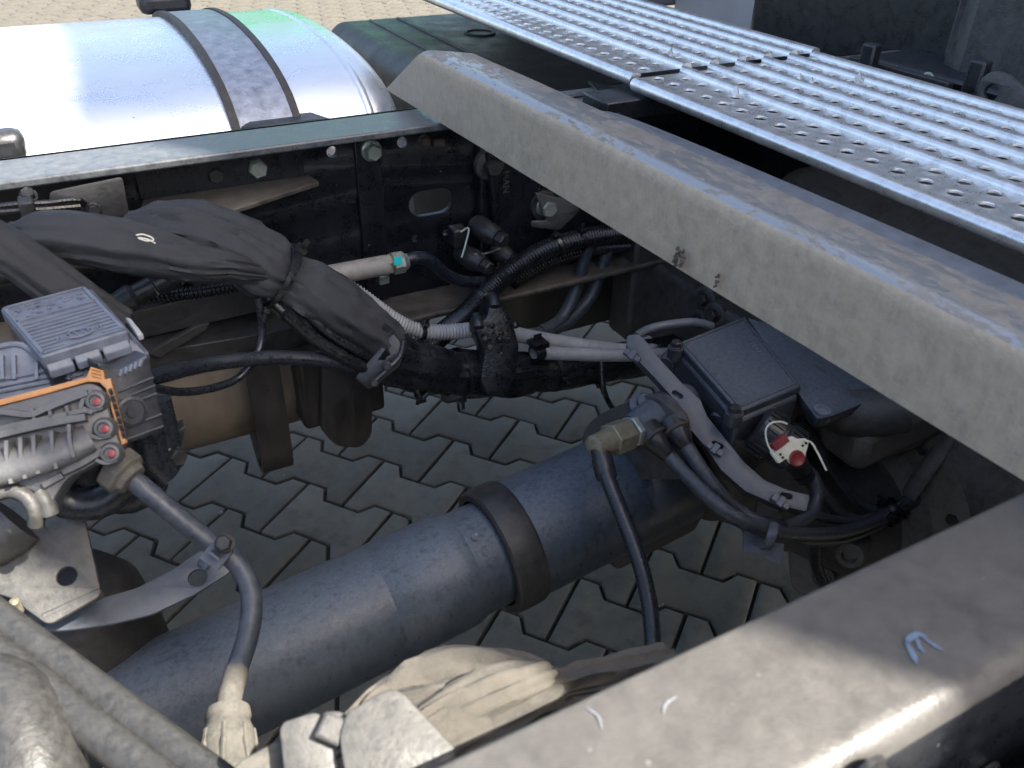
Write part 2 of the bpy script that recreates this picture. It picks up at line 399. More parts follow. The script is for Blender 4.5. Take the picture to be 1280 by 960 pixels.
M_BOOT = mat('dusty_boot', (.095, .089, .076), .75, dust=.5, dust_skyc=(.125, .116, .098), ns=130, bump=.8, bscale=300, grime=.55, grimec=(.045, .043, .039))
M_BRASS = mat('corroded_brass', (.24, .205, .125), .42, metal=.5, dust=.6, dust_skyc=(.20, .215, .21), ns=160, bump=.5, grime=.35, grimec=(.09, .085, .07))
M_GUIDE = mat('guide_plastic', (.075, .083, .10), .4, dust=.4, dust_skyc=(.13, .14, .16), up=.3, ns=70, bump=.2)
M_TAG = mat('cream_tag', (.72, .70, .58), .45, ns=60, bump=.1, var=.1)
M_RUST = mat('rusty_steel', (.06, .042, .033), .7, dust=.5, dust_skyc=(.10, .075, .06), ns=80, bump=.5)
M_RUB = mat('strap_rubber', (.03, .026, .023), .6, dust=.4, dust_skyc=(.12, .10, .085), ns=40, bump=.3)
M_STRAP = mat('strap_steel', (.30, .32, .37), .42, metal=.55, dust=.6, dust_skyc=(.28, .30, .34), ns=70, bump=.3, var=.35, grime=.4, grimec=(.10, .11, .13))
M_CHALK = mat('chalk_mark', (.10, .145, .21), .8, ns=100, bump=.1)
M_WHITE = mat('white_mark', (.16, .17, .185), .6, ns=100, bump=.1)
M_TEAL = mat('turquoise_mark', (.02, .55, .55), .45, ns=80)
M_CAB = mat('cab_paint', (.16, .165, .17), .4, ns=4, bump=.05, dust=.1)
M_GREEN = mat('green_paint', (.03, .36, .06), .3, ns=4, bump=.03, var=.06)
M_GLASS = mat('dark_glass', (.01, .012, .014), .08, bump=0, rvar=.02)
M_FTOP = mat('flange_top_skylit', (.05, .055, .062), .27, dust=.55, dust_skyc=(.15, .16, .165), up=.2, ns=60, bump=.25, rvar=.1)  # dusty rail paint, turned bluish grey to put sky light into its colour
M_CABLE = mat('dusty_cable', (.022, .025, .031), .33, dust=.5, dust_skyc=(.09, .098, .115), up=.5, ns=120, bump=.2)
M_PANEL = mat('grey_panel', (.42, .43, .45), .4, ns=4, bump=.05, dust=.1)
M_DUCT = mat('duct_plastic', (.075, .087, .105), .33, dust=.4, dust_skyc=(.14, .155, .18), up=.4, ns=60, bump=.2)
M_CAST2 = mat('dusty_casting', (.085, .079, .072), .5, dust=.6, dust_skyc=(.16, .148, .13), up=.3, ns=60, bump=.9, bscale=150, grime=.4, grimec=(.02, .019, .018))

# ------------------------------------------------------------------ setting: paved yard
T = .882          # top of the frame rails
PL, PW, PTH = .2, .132, rad(-52.76)
pa = V((math.cos(PTH), math.sin(PTH), 0)); pw_ = V((-math.sin(PTH), math.cos(PTH), 0)); PO = V((.3849, .8405, 0))
g = MB(); g.add([(-160, -160, -.012), (160, -160, -.012), (160, 160, -.012), (-160, 160, -.012)], [(0, 1, 2, 3)])
pav = part('pavement', g, M_SAND); tag(pav, kind='structure'); pav['label'] = 'yard paved with dark grey interlocking concrete stones'
def paver_loop(ins):
    h = PL/2-.0029-ins; s = .0155; q = .0029+ins
    top = []
    xs = [(-h, 1), (-PL/2+.19*PL, 1), (-PL/2+.29*PL, -1), (PL/2-.29*PL, -1), (PL/2-.19*PL, 1), (h, 1)]
    for i, (x, sg) in enumerate(xs):
        if i == 1: x -= ins*.3
        if i == 2: x -= ins*.3
        if i == 3: x += ins*.3
        if i == 4: x += ins*.3
        top.append((x, PW/2+sg*s-q))
    return top + [(-x, -y) for x, y in top]
def paver_geo(xf, tilt=(0, 0), dz=0):
    vs = []; n = 12
    for z, ins in ((-.02, 0), (-.0045, 0), (-.0018, .0014), (0, .0052)):
        for x, y in paver_loop(ins): vs.append(xf(x, y, z+dz+x*tilt[0]+y*tilt[1]))
    fs = []
    for r in range(3):
        for k in range(n):
            k2 = (k+1) % n; fs.append((r*n+k, r*n+k2, (r+1)*n+k2, (r+1)*n+k))
    fs += [(36, 37, 46, 47), (37, 38, 45, 46), (38, 39, 44, 45), (39, 40, 43, 44), (40, 41, 42, 43)]
    return vs, [tuple(reversed(f)) for f in fs]
vs, fs = paver_geo(lambda x, y, z: V((x, y, z)))
pm = MB(); pm.add(vs, fs); pme = pm.mesh('paver', sharp=28); pme.materials.append(M_PAVER)
near = []; far = MB()
for i in range(-60, 75):
    for j in range(-40, 75):
        c = PO + pa*(PL*(i+.5)+PL/2*j) + pw_*(PW*j)
        if not (-3 < c.x < 7 and -1.5 < c.y < 10.5): continue
        d = c-CAM; dep = d.dot(fw)
        x = 640+FPX*d.dot(RT)/max(dep, .1); y = 480-FPX*d.dot(UP)/max(dep, .1)
        if dep > .1 and -60 < x < 1120 and 420 < y < 960: near.append((d.length, c))
        else: far.add(*paver_geo(lambda X_, Y_, Z_, c=c: c+pa*X_+pw_*Y_+V((0, 0, Z_)), (random.uniform(-.008, .008), random.uniform(-.008, .008)), random.uniform(-.0012, .0012)))
near.sort(key=lambda q: q[0])
for dd, c in near[:295]:
    o = bpy.data.objects.new('paver', pme); C.objects.link(o); o.parent = pav
    o.location = c+V((0, 0, random.uniform(-.0015, .0015)))-ORG[pav.name]
    o.rotation_euler = (random.uniform(-.006, .006), random.uniform(-.006, .006), PTH+random.choice((0, math.pi))+random.uniform(-.006, .006))
for dd, c in near[295:]: far.add(*paver_geo(lambda X_, Y_, Z_: c+pa*X_+pw_*Y_+V((0, 0, Z_))))
fo = part('distant_pavers', far, M_PAVER, pav); tag(fo, kind='stuff')
for px, py, lab, s in ((276, 641, 'small pale pebble in the joint below the black hose', .0042), (355, 594, 'tiny pale pebble beside the foot of the black bent strap', .0028)):
    p = A(px, py, Z=.002); b = MB()
    b.lathe(p+V((0, 0, -s*.6)), (0, .1, 1), [(0, s*.4), (s*.25, s*.9), (s*.7, s), (s*1.1, s*.7), (s*1.3, s*.2)], seg=9)
    for v_ in b.v: v_ += V((random.uniform(-1, 1), random.uniform(-1, 1), random.uniform(-1, 1)))*s*.12
    tag(part('pebble', b, M_WHITE), lab, 'pebble', 'loose pebbles on the paving')

# ------------------------------------------------------------------ chassis rails
WY = .390       # inner face of the far rail's web
fr = thing('frame_rail', (.3, .363, .655), 'long black channel rail beside the silver tank, bolt heads along its web', 'chassis rail', 'chassis rails')
wb = plane_basis((0, WY, 0), (0, -1, 0), (1, 0, 0))           # u = +X, v = n x u
def wuv(px, py): return UV(px, py, wb)
outl = [(-1.3, .655), (1.7, .655), (1.7, .882), (-1.3, .882)]
sgn = wb[2].z
L_ = [[(x, z*sgn) for x, z in outl]]
for px, py, r in ((209, 225, .0072), (503, 178, .0062), (415, 190, .006), (372, 204, .005), (464, 227, .005), (519, 298, .0045), (557, 291, .004)):
    L_.append(circle(wuv(px, py), r))
a, b2 = wuv(511, 254), wuv(566, 252); L_.append(slot(((a[0]+b2[0])/2, (a[1]+b2[1])/2), abs(b2[0]-a[0]), .0155))
plate('web', L_, wb, .007, M_RAIL, fr, bev=.0004)
b = MB(); b.prism([(-1.3, .33, .874), (-1.3, .33, .882), (-1.3, .3971, .882), (-1.3, .3971, .874)], (3, 0, 0)); part('top_flange', b, M_FTOP, fr, bev=.002)
b = MB(); b.prism([(-1.3, .33, .652), (-1.3, .33, .66), (-1.3, .3971, .66), (-1.3, .3971, .652)], (3, 0, 0)); part('bottom_flange', b, M_FLANGE, fr, bev=.003)
x0, x1 = wuv(447, 250)[0], wuv(478, 250)[0]
b = MB(); b.box(((x0+x1)/2, WY-.003, .768), (x1-x0, .006, .21)); part('stiffener_strip', b, M_RAIL, fr, bev=.001)
for px, py, s, mm in ((320, 208, .020, M_ZINC), (464, 188, .019, M_ZINC), (268, 217, .017, M_BLKBOLT), (530, 176, .012, M_RUST)):
    bolt(fr, A(px, py, Y=WY-(.006 if px == 464 else 0)), (0, -1, 0), s, mm)
b = MB(); p = A(548, 178, Y=WY); b.tube([p+V((-.006, 0, 0)), p+V((.006, -.004, 0))], .0055, n=3, seg=12); part('rusty_stud', b, M_RUST, fr)
# dusty angle bracket on the web
zs = .829
b = MB(); b.prism([A(178, 249, Z=zs), A(386, 218, Z=zs), A(399, 227, Z=zs), A(280, 266, Z=zs), A(170, 282, Z=zs)], (0, 0, -.005)); part('angle_ledge', b, M_FLANGE, fr, bev=.001)
b = MB(); b.box((.14, WY-.0035, .845), (.165, .005, .033)); part('angle_upright', b, M_RAIL, fr, bev=.001)

nr = thing('frame_rail', (.3, -.363, .655), 'dusty grey near rail crossing the bottom right corner, scuffed with chalk marks', 'chassis rail', 'chassis rails')
prof = []
def arc(cy, cz, r, a0, a1, n=6): return [(cy+r*math.cos(rad(a0+(a1-a0)*i/n)), cz+r*math.sin(rad(a0+(a1-a0)*i/n))) for i in range(n+1)]
prof = arc(-.333, .879, .003, 0, 90) + arc(-.384, .870, .012, 90, 180) + arc(-.384, .667, .012, 180, 270) + arc(-.333, .658, .003, 270, 360) + [(-.330, .663)] + arc(-.384, .667, .004, 270, 180) + arc(-.384, .870, .004, 180, 90) + [(-.330, .874)]
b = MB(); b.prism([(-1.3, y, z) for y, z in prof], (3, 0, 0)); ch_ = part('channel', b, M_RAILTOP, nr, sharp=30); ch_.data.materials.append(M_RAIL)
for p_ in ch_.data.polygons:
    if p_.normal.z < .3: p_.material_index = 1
bolt(nr, A(1082, 964, Y=-.397), (0, -1, 0), .013, M_BLKBOLT)
bolt(nr, A(1230, 968, Y=-.397), (0, -1, 0), .013, M_BLKBOLT)
def scuff(pts, wd, z=T+.0004, mm=M_CHALK, parent=nr, name='chalk_mark'):
    b = MB(); q = [A(x, y, Z=z) for x, y in pts]; q = smooth_path(q, 14); l, r_ = [], []
    for i in range(14):
        d = (q[min(13, i+1)]-q[max(0, i-1)]).normalized(); nrm = V((-d.y, d.x, 0)); ww = wd*(math.sin(math.pi*(i+.6)/14.2)**.6)*(1+.35*random.uniform(-1, 1))
        l.append(q[i]+nrm*ww); r_.append(q[i]-nrm*ww)
    for i in range(13): b.add([l[i], r_[i], r_[i+1], l[i+1], *(x+V((0, 0, .0002)) for x in (l[i], r_[i], r_[i+1], l[i+1]))], [(4, 5, 6, 7)])
    return part(name, b, mm, parent)
scuff([(1130, 800), (1138, 812), (1146, 830)], .0013); scuff([(1131, 803), (1146, 793), (1158, 797)], .0016); scuff([(1152, 796), (1164, 804), (1178, 813)], .0007); scuff([(1146, 797), (1149, 808), (1156, 816)], .0008)
scuff([(829, 892), (833, 880), (846, 871)], .0006, mm=M_WHITE); scuff([(733, 885), (748, 896), (752, 911)], .0005, mm=M_WHITE)

# ------------------------------------------------------------------ grey cross bar and walkway
cb = thing('cross_bar', (.398, 0, .884), 'weathered grey folded steel bar lying across both rails in front of the walkway', 'cross bar')
bf = plane_basis((.372, 0, .884), (-1, 0, 0), (0, -1, 0)); sg = bf[2].z
def bz(y, z): return (-y, (z-.884)*sg)
b = MB()
yn = -.75
def bar_sec(y_of):   # closed U-section, wall 4 mm, rounded folds
    sec = []
    sec += [(.3720, .8850), (.3720, .9350)] + [( .3830-.011*math.cos(rad(t)), .9380+.011*math.sin(rad(t))) for t in (0, 20, 40, 60, 80, 90)][1:] + [(.412+.008*math.sin(rad(t)), .9410+.008*math.cos(rad(t))) for t in (0, 25, 50, 75, 90)] + [(.420, .905), (.416, .905), (.416, .9450-.004), (.380, .945), (.376, .941), (.376, .885)]
    return sec
sec = bar_sec(None)
def far_y(z): return .471-(z-.885)/.064*.108
vs = [V((x, far_y(z) - max(0, (x-.378))*.9, z)) for x, z in sec] + [V((x, yn, z)) for x, z in sec]; n = len(sec)
nb = 70
vs = []
for k in range(nb+1):
    t = k/nb
    for x, z in sec:
        yy = (far_y(z)-max(0, x-.378)*.9)*(1-t)+yn*t
        d = noise.noise(V((yy*9, z*20, x*20)))*.0006
        vs.append(V((x+d-.010-.024*yy, yy, z+d*.8)))
fs = [tuple(range(n)), tuple(nb*n+i for i in reversed(range(n)))]
for k in range(nb):
    for i in range(n): fs.append((k*n+i, k*n+(i+1) % n, (k+1)*n+(i+1) % n, (k+1)*n+i))
b.add(vs, fs)
bo = part('folded_sheet', b, M_BAR, cb, sharp=50)
bo.data.materials.append(M_BARTOP)
for k in range(nb):
    for i in range(3, 9): bo.data.polygons[2+k*n+i].material_index = 1
for py_ in (.36, -.36):
    b = MB(); b.box((.396, py_, .8835), (.036, .05, .003)); part('foot_pad', b, M_RUST, cb)
# mud clump stuck on the lower edge
p = A(850, 324, X=.361); b = MB()
for k in range(22):
    q = p+V((.0006, random.uniform(-.006, .006), random.uniform(-.005, .010))); s = random.uniform(.0006, .0018)
    b.lathe(q-V((s, 0, 0)), (-1, random.uniform(-.4, .4), random.uniform(-.5, .3)), [(0, s), (s*.7, s*.9), (s*1.4, s*.3)], seg=6)
part('mud_clump', b, M_RUST, cb)

p = A(897, 350, X=.362); b = MB()
for k in range(12):
    q = p+V((.0006, random.uniform(-.002, .002), random.uniform(-.006, .006))); s = random.uniform(.0006, .0014)
    b.lathe(q-V((s, 0, 0)), (-1, random.uniform(-.4, .4), random.uniform(-.5, .3)), [(0, s), (s*.7, s*.9), (s*1.4, s*.3)], seg=6)
part('mud_clump', b, M_RUST, cb)
WZ = .917
ridge_x = [.650, .690, .731, .772, .813, .850]
def tread_cell(b, cx, cy, w, l, ho=0):
    k = 16; ring = []
    hw, hl = w/2, l/2
    sq = []
    for i in range(k):
        a = 2*math.pi*(i+.5)/k; c_, s_ = math.cos(a), math.sin(a); f = 1/max(abs(c_)/1, abs(s_)/1)
        sq.append((cx+c_*f*hw, cy+s_*f*hl, 0))
    R_ = [(.0098, .0), (.0086, .0007), (.0074, .0009), (.0064, .0003), (.0062, -.0012)]
    vs = sq[:]
    for r, z in R_: vs += [(cx+ho+r*math.cos(2*math.pi*(i+.5)/k), cy+r*math.sin(2*math.pi*(i+.5)/k), z) for i in range(k)]
    fs = []
    for q in range(len(R_)):
        for i in range(k): fs.append((q*k+i, q*k+(i+1) % k, (q+1)*k+(i+1) % k, (q+1)*k+i))
    # corners of the cell
    o = len(vs); cs = [(hw, hl), (-hw, hl), (-hw, -hl), (hw, -hl)]
    for qi, (x, y) in enumerate(cs):
        vs.append((cx+x, cy+y, 0)); i0 = int((45+90*qi)/22.5-.5+1e-6)
        fs.append((i0 % k, o+qi, (i0+1) % k))
    b.add([V((x, y, z+WZ-.004)) for x, y, z in vs], fs)
def panel(y0, y1, dx, dz, label, pit=.0268):
    t = thing('perforated_walkway', (.70+dx, (y0+y1)/2, WZ-.03), label, 'walkway', 'walkway panels')
    n = int((y1-y0)/pit); pit = (y1-y0)/n
    def strip(rows, xa, xb, ho=0):
        b = MB(); w_ = (xb-xa)/len(rows)
        for r_, off in enumerate(rows):
            for i in range(n):
                if off and i == n-1: continue
                tread_cell(b, xa+w_*(r_+.5)+dx, y0+pit*(i+.5+off), w_, pit, ho)
            if off:
                for yy in (y0+pit*.25, y1-pit*.25):
                    b.add([V((xa+w_*(r_+(s+1)/2)+dx, yy+q*pit*.25, WZ-.004)) for s, q in ((-1, -1), (1, -1), (1, 1), (-1, 1))], [(0, 1, 2, 3)])
        for v_ in b.v: v_.z += dz
        part('perforated_strip', b, M_GALV, t)
    def ridge(xc, w_=.0145, h_=.0062):
        b = MB(); prof = [(xc-w_/2-.002, -.0042), (xc-w_/2, -.003), (xc-w_/2+.002, .001)]
        prof = [(xc-w_/2-.0015, -.0045)] + [(xc-w_/2*math.cos(math.pi*i/10), -.004+h_*math.sin(math.pi*i/10)**.7) for i in range(11)] + [(xc+w_/2+.0015, -.0045), (xc+w_/2-.003, -.0065), (xc-w_/2+.003, -.0065)]
        yy0 = y0-.002; b.prism([(x+dx, yy0, WZ+z+dz) for x, z in prof], (0, y1-y0+.004, 0)); part('ridge', b, M_GALV, t, sharp=50)
    # rolled front edge
    b = MB(); prof = [(.581-.0075*math.sin(rad(a)), -.0105+.0075*math.cos(rad(a))) for a in range(0, 200, 20)]
    prof = [(.588, -.0042), (.582, -.003)] + prof[1:] + [(.585, -.0165), (.586, -.009), (.588, -.007)]
    b.prism([(x+dx, y0, WZ+z+dz) for x, z in prof], (0, y1-y0, 0)); part('rolled_edge', b, M_GALV, t, sharp=50)
    strip([0, .5], .587, ridge_x[0]-.0068)
    for i, xr in enumerate(ridge_x):
        ridge(xr)
        if i < len(ridge_x)-1: strip([.5 if i % 2 else 0], xr+.0068, ridge_x[i+1]-.0068, .003)
    return t
panel(-.55, .300, 0, 0, 'galvanised perforated walkway panel on the right, nearer to the camera')
panel(.306, 1.16, .004, .003, 'galvanised perforated walkway panel on the left, reaching over the dark plastic tank')
# locking tongues bent up from the right panel
wb2 = thing('walkway_support', (.70, .303, .80), 'black steel arm carrying the joint between the two walkway panels', 'bracket')
b = MB(); b.box((.70, .303, .886), (.34, .05, .022)); part('arm', b, M_RAIL, wb2, bev=.002)
b = MB(); b.box((.70, .36, .860), (.34, .006, .05)); part('flange_plate', b, M_RAIL, wb2, bev=.001)
b = MB(); b.prism([A(735, 100, Z=.885), A(800, 118, Z=.885), A(835, 128, Z=.885), A(770, 142, Z=.885)], (0, 0, -.005)); part('gusset', b, M_PLAST, wb2, bev=.001)
for px, py in ((840, 70), (922, 118), (1015, 108), (1075, 100), (1000, 103)):
    p = A(px, py, Z=WZ-.003); b = MB(); b.prism([p+V((-.004, -.006, 0)), p+V((-.004, .006, 0)), p+V((-.003, 0, .010))], (.0015, 0, 0)); part('locking_tab', b, M_GALV, wb2)
# dark duct running behind the bar
b = MB(); q = [V((.437, .20, .890)), V((.437, .17, .908)), V((.438, .12, .918)), V((.444, -.1, .921)), V((.449, -.3, .921)), V((.458, -.75, .921))]
b.tube(q, .020, step=.01, seg=24, flat=.8)
tag(part('cable_duct', b, M_DUCT), 'dark rounded duct lying directly behind the grey cross bar', 'duct')

# ------------------------------------------------------------------ tanks
def tank_prof(g=0):
    pts = [(.418, .60), (.416, .66), (.425, .74), (.445, .825), (.475, .868), (.52, .893), (.60, .910), (.70, .917), (.80, .915), (.90, .905), (.98, .882), (1.04, .84), (1.07, .77), (1.08, .68), (1.08, .62), (1.06, .57), (.97, .545), (.53, .545), (.44, .56)]
    c = V((.75, .72)); out = []
    q = smooth_path([V((y, z, 0)) for y, z in pts+[pts[0]]], 73)[:-1]
    for p in q:
        d = V((p.x, p.y))-c; out.append(c+d.normalized()*(d.length+g))
    return out
ft = thing('fuel_tank', (-.2, .75, .32), 'large polished aluminium fuel tank with one steel strap over it', 'fuel tank')
def ring_mesh(secs, cap=True):
    b = MB(); n = len(secs[0]); vs = [p for s in secs for p in s]; fs = []
    for k in range(len(secs)-1):
        for i in range(n): fs.append((k*n+i, k*n+(i+1) % n, (k+1)*n+(i+1) % n, (k+1)*n+i))
    if cap: fs += [tuple(reversed(range(n))), tuple((len(secs)-1)*n+i for i in range(n))]
    b.add(vs, fs); return b
def tsec(x, g): return [V((x, p.x, p.y)) for p in tank_prof(g)]
XE = .405
part('tank_body', ring_mesh([tsec(x, 0) for x in (-1.0, -.6, -.3, 0, .2, .325)]), M_ALU, ft, sharp=50)
part('seam', ring_mesh([tsec(.323, -.001), tsec(.326, .0018), tsec(.332, .0018), tsec(.335, -.001)], False), M_ALU, ft, sharp=60)
part('end_cap', ring_mesh([tsec(.33, 0), tsec(.338, 0)]+[tsec(.338+.040*math.sin(rad(a)), -.055*(1-math.cos(rad(a)))) for a in (15, 30, 45, 60, 75, 90)]), M_ALU, ft, sharp=60)
def band(x0, x1, g0, g1, i0, i1, b=None):
    b = b or MB(); P0, P1 = tank_prof(g0), tank_prof(g1); ids = range(i0, i1+1); k = len(ids); vs = []
    for i in ids:
        i %= len(P0)
        for x, P_ in ((x0, P0), (x1, P0), (x1, P1), (x0, P1)): vs.append(V((x, P_[i].x, P_[i].y)))
    fs = [(0, 1, 2, 3), tuple((k-1)*4+q for q in (3, 2, 1, 0))]
    for q in range(k-1):
        for e in range(4): fs.append((q*4+e, q*4+(e+1) % 4, q*4+4+(e+1) % 4, q*4+4+e))
    return b.add(vs, fs)
P0 = tank_prof(0); i_near = min(range(72), key=lambda i: (P0[i]-V((.445, .80))).length); i_far = min(range(72), key=lambda i: (P0[i]-V((1.06, .80))).length)
part('strap', band(.178, .238, .0035, .0065, i_near, i_far), M_STRAP, ft, sharp=60)
for xa, xb in ((.170, .178), (.238, .246)): part('rubber_lining', band(xa, xb, .0, .0085, i_near, i_far), M_RUB, ft, sharp=60)
b = MB(); b.prism([A(325, 143, Z=.868), A(382, 137, Z=.868), A(415, 148, Z=.868), A(300, 158, Z=.868)], (0, 0, -.03)); part('strap_bracket', b, M_PLAST, ft, bev=.002)
b = MB(); c_ = A(205, 6, Y=1.0); b.box(c_+V((0, .0, .004)), (.075, .05, .028)); part('buckle_cover', b, M_PLAST, ft, bev=.009)
b = MB(); b.box(A(-8, 184, Y=.445), (.055, .03, .03)); part('edge_guard', b, M_PLAST, ft, bev=.009)

pt = thing('plastic_tank', (.62, .85, .5), 'dark moulded plastic tank tucked under the left walkway panel', 'tank')
def rbox(x0, x1, y0, y1, z0, z1, r, n=5):
    b = MB(); secs = []
    def sec(z, ins):
        out = []
        for cx, cy, a0 in ((x1-r, y1-r, 0), (x0+r, y1-r, 90), (x0+r, y0+r, 180), (x1-r, y0+r, 270)):
            for i in range(n+1):
                a = rad(a0+90*i/n); out.append(V((cx+(r-ins)*math.cos(a), cy+(r-ins)*math.sin(a), z)))
        return out
    secs = [sec(z0, 0)]+[sec(z1-r+r*math.sin(rad(a)), r*(1-math.cos(rad(a)))*.999) for a in (0, 20, 40, 60, 75, 90)]
    return ring_mesh(secs)
part('tank_shell', rbox(.490, 1.05, .415, 1.17, .53, .834, .036), M_PTANK, pt, sharp=60)
for xx in (.52, .575):
    b = MB(); b.box((xx+.05, .80, .8345), (.006, .66, .005)); part('moulded_rib', b, M_PTANK, pt, bev=.002)
b = MB(); p = A(600, 42, Z=.834); b.lathe(p-V((0, 0, .002)), (0, 0, 1), [(0, .028), (.004, .028), (.005, .024), (.003, .022), (.003, .001)], seg=30); part('moulded_ring', b, M_PTANK, pt)

# ------------------------------------------------------------------ cab (ahead of the walkway, casts the big shadow)
ct = thing('truck_cab', (2.2, 0, .95), 'rear of the truck cab with side fairings standing ahead of the walkway', 'cab')
b = MB(); b.box((2.2, 0, 2.2), (1.8, 2.44, 2.44)); part('cab_shell', b, M_CAB, ct, bev=.04)
for s_ in (-1, 1):
    b = MB(); b.box((1.20, s_*1.225, 2.0), (.62, .03, 2.4)); part('side_fairing', b, M_CAB, ct, bev=.008)

# unseen truck parts, added to keep sky light off the ground below
sb_ = thing('shade_case', (.75, -.72, .30), 'unseen grey case added outside the near rail to block sky light', 'case')
b = MB(); b.box((.75, -.72, .55), (1.0, .60, .50)); part('case', b, M_PTANK, sb_, bev=.03)
b = MB(); b.box((.75, -.72, .81), (1.02, .62, .02)); part('cover', b, M_PTANK, sb_, bev=.006)
ax_ = thing('shade_axle', (-1.15, 0, 0), 'unseen rear axle with twin wheels, added to block sky light', 'axle')
b = MB(); b.tube([(-1.15, -.55, .5), (-1.15, .55, .5)], .09, seg=20); part('beam', b, M_CAST, ax_)
b = MB(); b.lathe((-1.32, 0, .5), (1, 0, 0), [(0, .10), (.05, .2), (.2, .24), (.32, .16), (.42, .08)], seg=32); part('differential', b, M_CAST, ax_)
for y in (-.94, -.62, .62, .94):
    b = MB(); b.lathe((-1.15, y-.14, .5), (0, 1, 0), [(.02, .29), (0, .34), (.005, .47), (.04, .5), (.24, .5), (.275, .47), (.28, .34), (.26, .29)], seg=48); ty = part('tyre', b, M_RING, ax_)
    b = MB(); b.lathe((-1.15, y-.11, .5), (0, 1, 0), [(0, .28), (.10, .27), (.11, .1), (.22, .1)], seg=32); part('rim', b, M_DSTEEL, ty)

# ------------------------------------------------------------------ drive shaft
SA = V((1, .04, .087)).normalized()
def sx(x): return V((x, .026+.04*x, .538+.087*x))
ds = thing('drive_shaft', sx(.1)-V((0, 0, .06)), 'blue-grey drive shaft tube running along the middle between the rails', 'drive shaft')
k = SA.x
b = MB(); b.lathe(sx(-.75), SA, [(0, .0555)]+[(.05*i, .0555) for i in range(1, 18)]+[(.906/k-.004, .0555), (.906/k, .0549), (.908/k, .0549), (.908/k+.001, .0557), (.972/k, .0557), (.982/k, .0550), (.989/k, .0520)], seg=56)
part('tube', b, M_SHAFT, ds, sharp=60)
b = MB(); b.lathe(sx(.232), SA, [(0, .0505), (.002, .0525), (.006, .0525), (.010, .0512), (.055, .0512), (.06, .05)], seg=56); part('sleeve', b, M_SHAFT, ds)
b = MB(); b.lathe(sx(.266), SA, [(0, .0535), (.0, .060), (.002, .0625), (.012, .0635), (.028, .0632), (.032, .0615), (.032, .05)], seg=56, caps=False); part('seal_ring', b, M_RING, ds)
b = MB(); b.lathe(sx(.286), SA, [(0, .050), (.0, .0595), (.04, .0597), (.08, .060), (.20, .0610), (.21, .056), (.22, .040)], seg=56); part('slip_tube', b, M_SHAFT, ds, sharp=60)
p = sx(.243)+V((0, -.018, .0475)); b = MB(); b.lathe(p, (0, -.35, .93), [(0, .003), (.004, .003), (.005, .0018), (.007, .0022), (.009, .001)], seg=10); part('grease_nipple', b, M_WHITE, ds)
b = MB(); b.lathe(sx(.50)+V((0, 0, 0)), SA, [(0, .055), (.01, .072), (.022, .074), (.024, .06), (.07, .055)], seg=40); part('flange', b, M_CAST, ds)
for a in range(0, 360, 60):
    d = V((0, math.cos(rad(a)), math.sin(rad(a)))); bolt(ds, sx(.499)+d*.064, -SA, .013, M_BLKBOLT)
b = MB(); b.prism([sx(.40)+V((0, y, z)) for y, z in ((-.05, -.02), (-.035, -.075), (.02, -.085), (.05, -.04), (.03, -.02))], SA*.11); part('yoke_arm', b, M_CAST, ds, bev=.008)
b = MB(); b.prism([sx(.425)+V((0, y, z)) for y, z in ((-.03, .03), (-.02, .078), (.03, .082), (.055, .04), (.03, .02))], SA*.06); part('yoke_arm', b, M_CAST, ds, bev=.008)

# ------------------------------------------------------------------ wrapped wiring harness
wh = thing('wiring_harness', A(400, 400, Y=.21), 'thick bundle of cables wrapped in black fabric sagging along the far rail', 'wiring harness')
def Pth(l): return [A(x, y, Y=Y_) for x, y, Y_ in l]
b = MB(); b.cloth(Pth([(165, 292, .275), (205, 284, .262), (255, 292, .25), (315, 322, .235), (352, 347, .225), (400, 378, .215), (440, 408, .208), (478, 440, .20)]),
    lambda t: .020+.013*math.sin(math.pi*min(1, t*1.1)), lambda t: .016+.014*min(1,t*1.6), 1, .0046, pull=((.55, .05, .20),), updir=(0, -.3, 1)); part('fabric_sleeve', b, M_FABRIC, wh, sharp=80)
b = MB(); b.cloth(Pth([(12, 298, .245), (60, 296, .232), (120, 303, .222), (190, 318, .212), (250, 332, .205), (300, 338, .205), (345, 346, .215)]),
    lambda t: .010+.013*math.sin(math.pi*min(1, t*1.15+.12))**.7, lambda t: .010+.008*math.sin(math.pi*min(1, t*1.1+.1)), 4, .0026, pull=((.02, .04, .3), (1, .12, .35)), updir=(0, -.5, 1)); part('fabric_sleeve', b, M_FABRIC, wh, sharp=80)
b = MB(); b.cloth(Pth([(-25, 296, .20), (20, 320, .195), (60, 348, .19), (112, 385, .18), (150, 410, .175)]), .019, .010, 8, .0016, updir=(0, -.5, 1)); part('fabric_sleeve', b, M_FABRIC, wh, sharp=80)
b = MB(); b.cloth(Pth([(462, 432, .20), (500, 452, .20), (545, 463, .205), (590, 466, .21), (640, 468, .215), (700, 462, .225), (770, 452, .24), (840, 440, .26), (930, 420, .29)]),
    lambda t: .026-.006*t, lambda t: .0285-.010*t, 11, .0028, pull=((.07, .02, .12), (.16, .02, .15), (.27, .02, .12), (.36, .02, .15)), updir=(0, -.4, 1)); part('taped_bundle', b, M_TAPE, wh, sharp=80)
b = MB(); b.tube([A(x, y, Y=.186) for x, y in ((170, 294), (178, 293), (188, 296), (192, 300), (183, 301), (172, 297), (184, 299), (194, 304))], .0006, n=40, seg=6); part('thread_loop', b, M_TAG, wh)
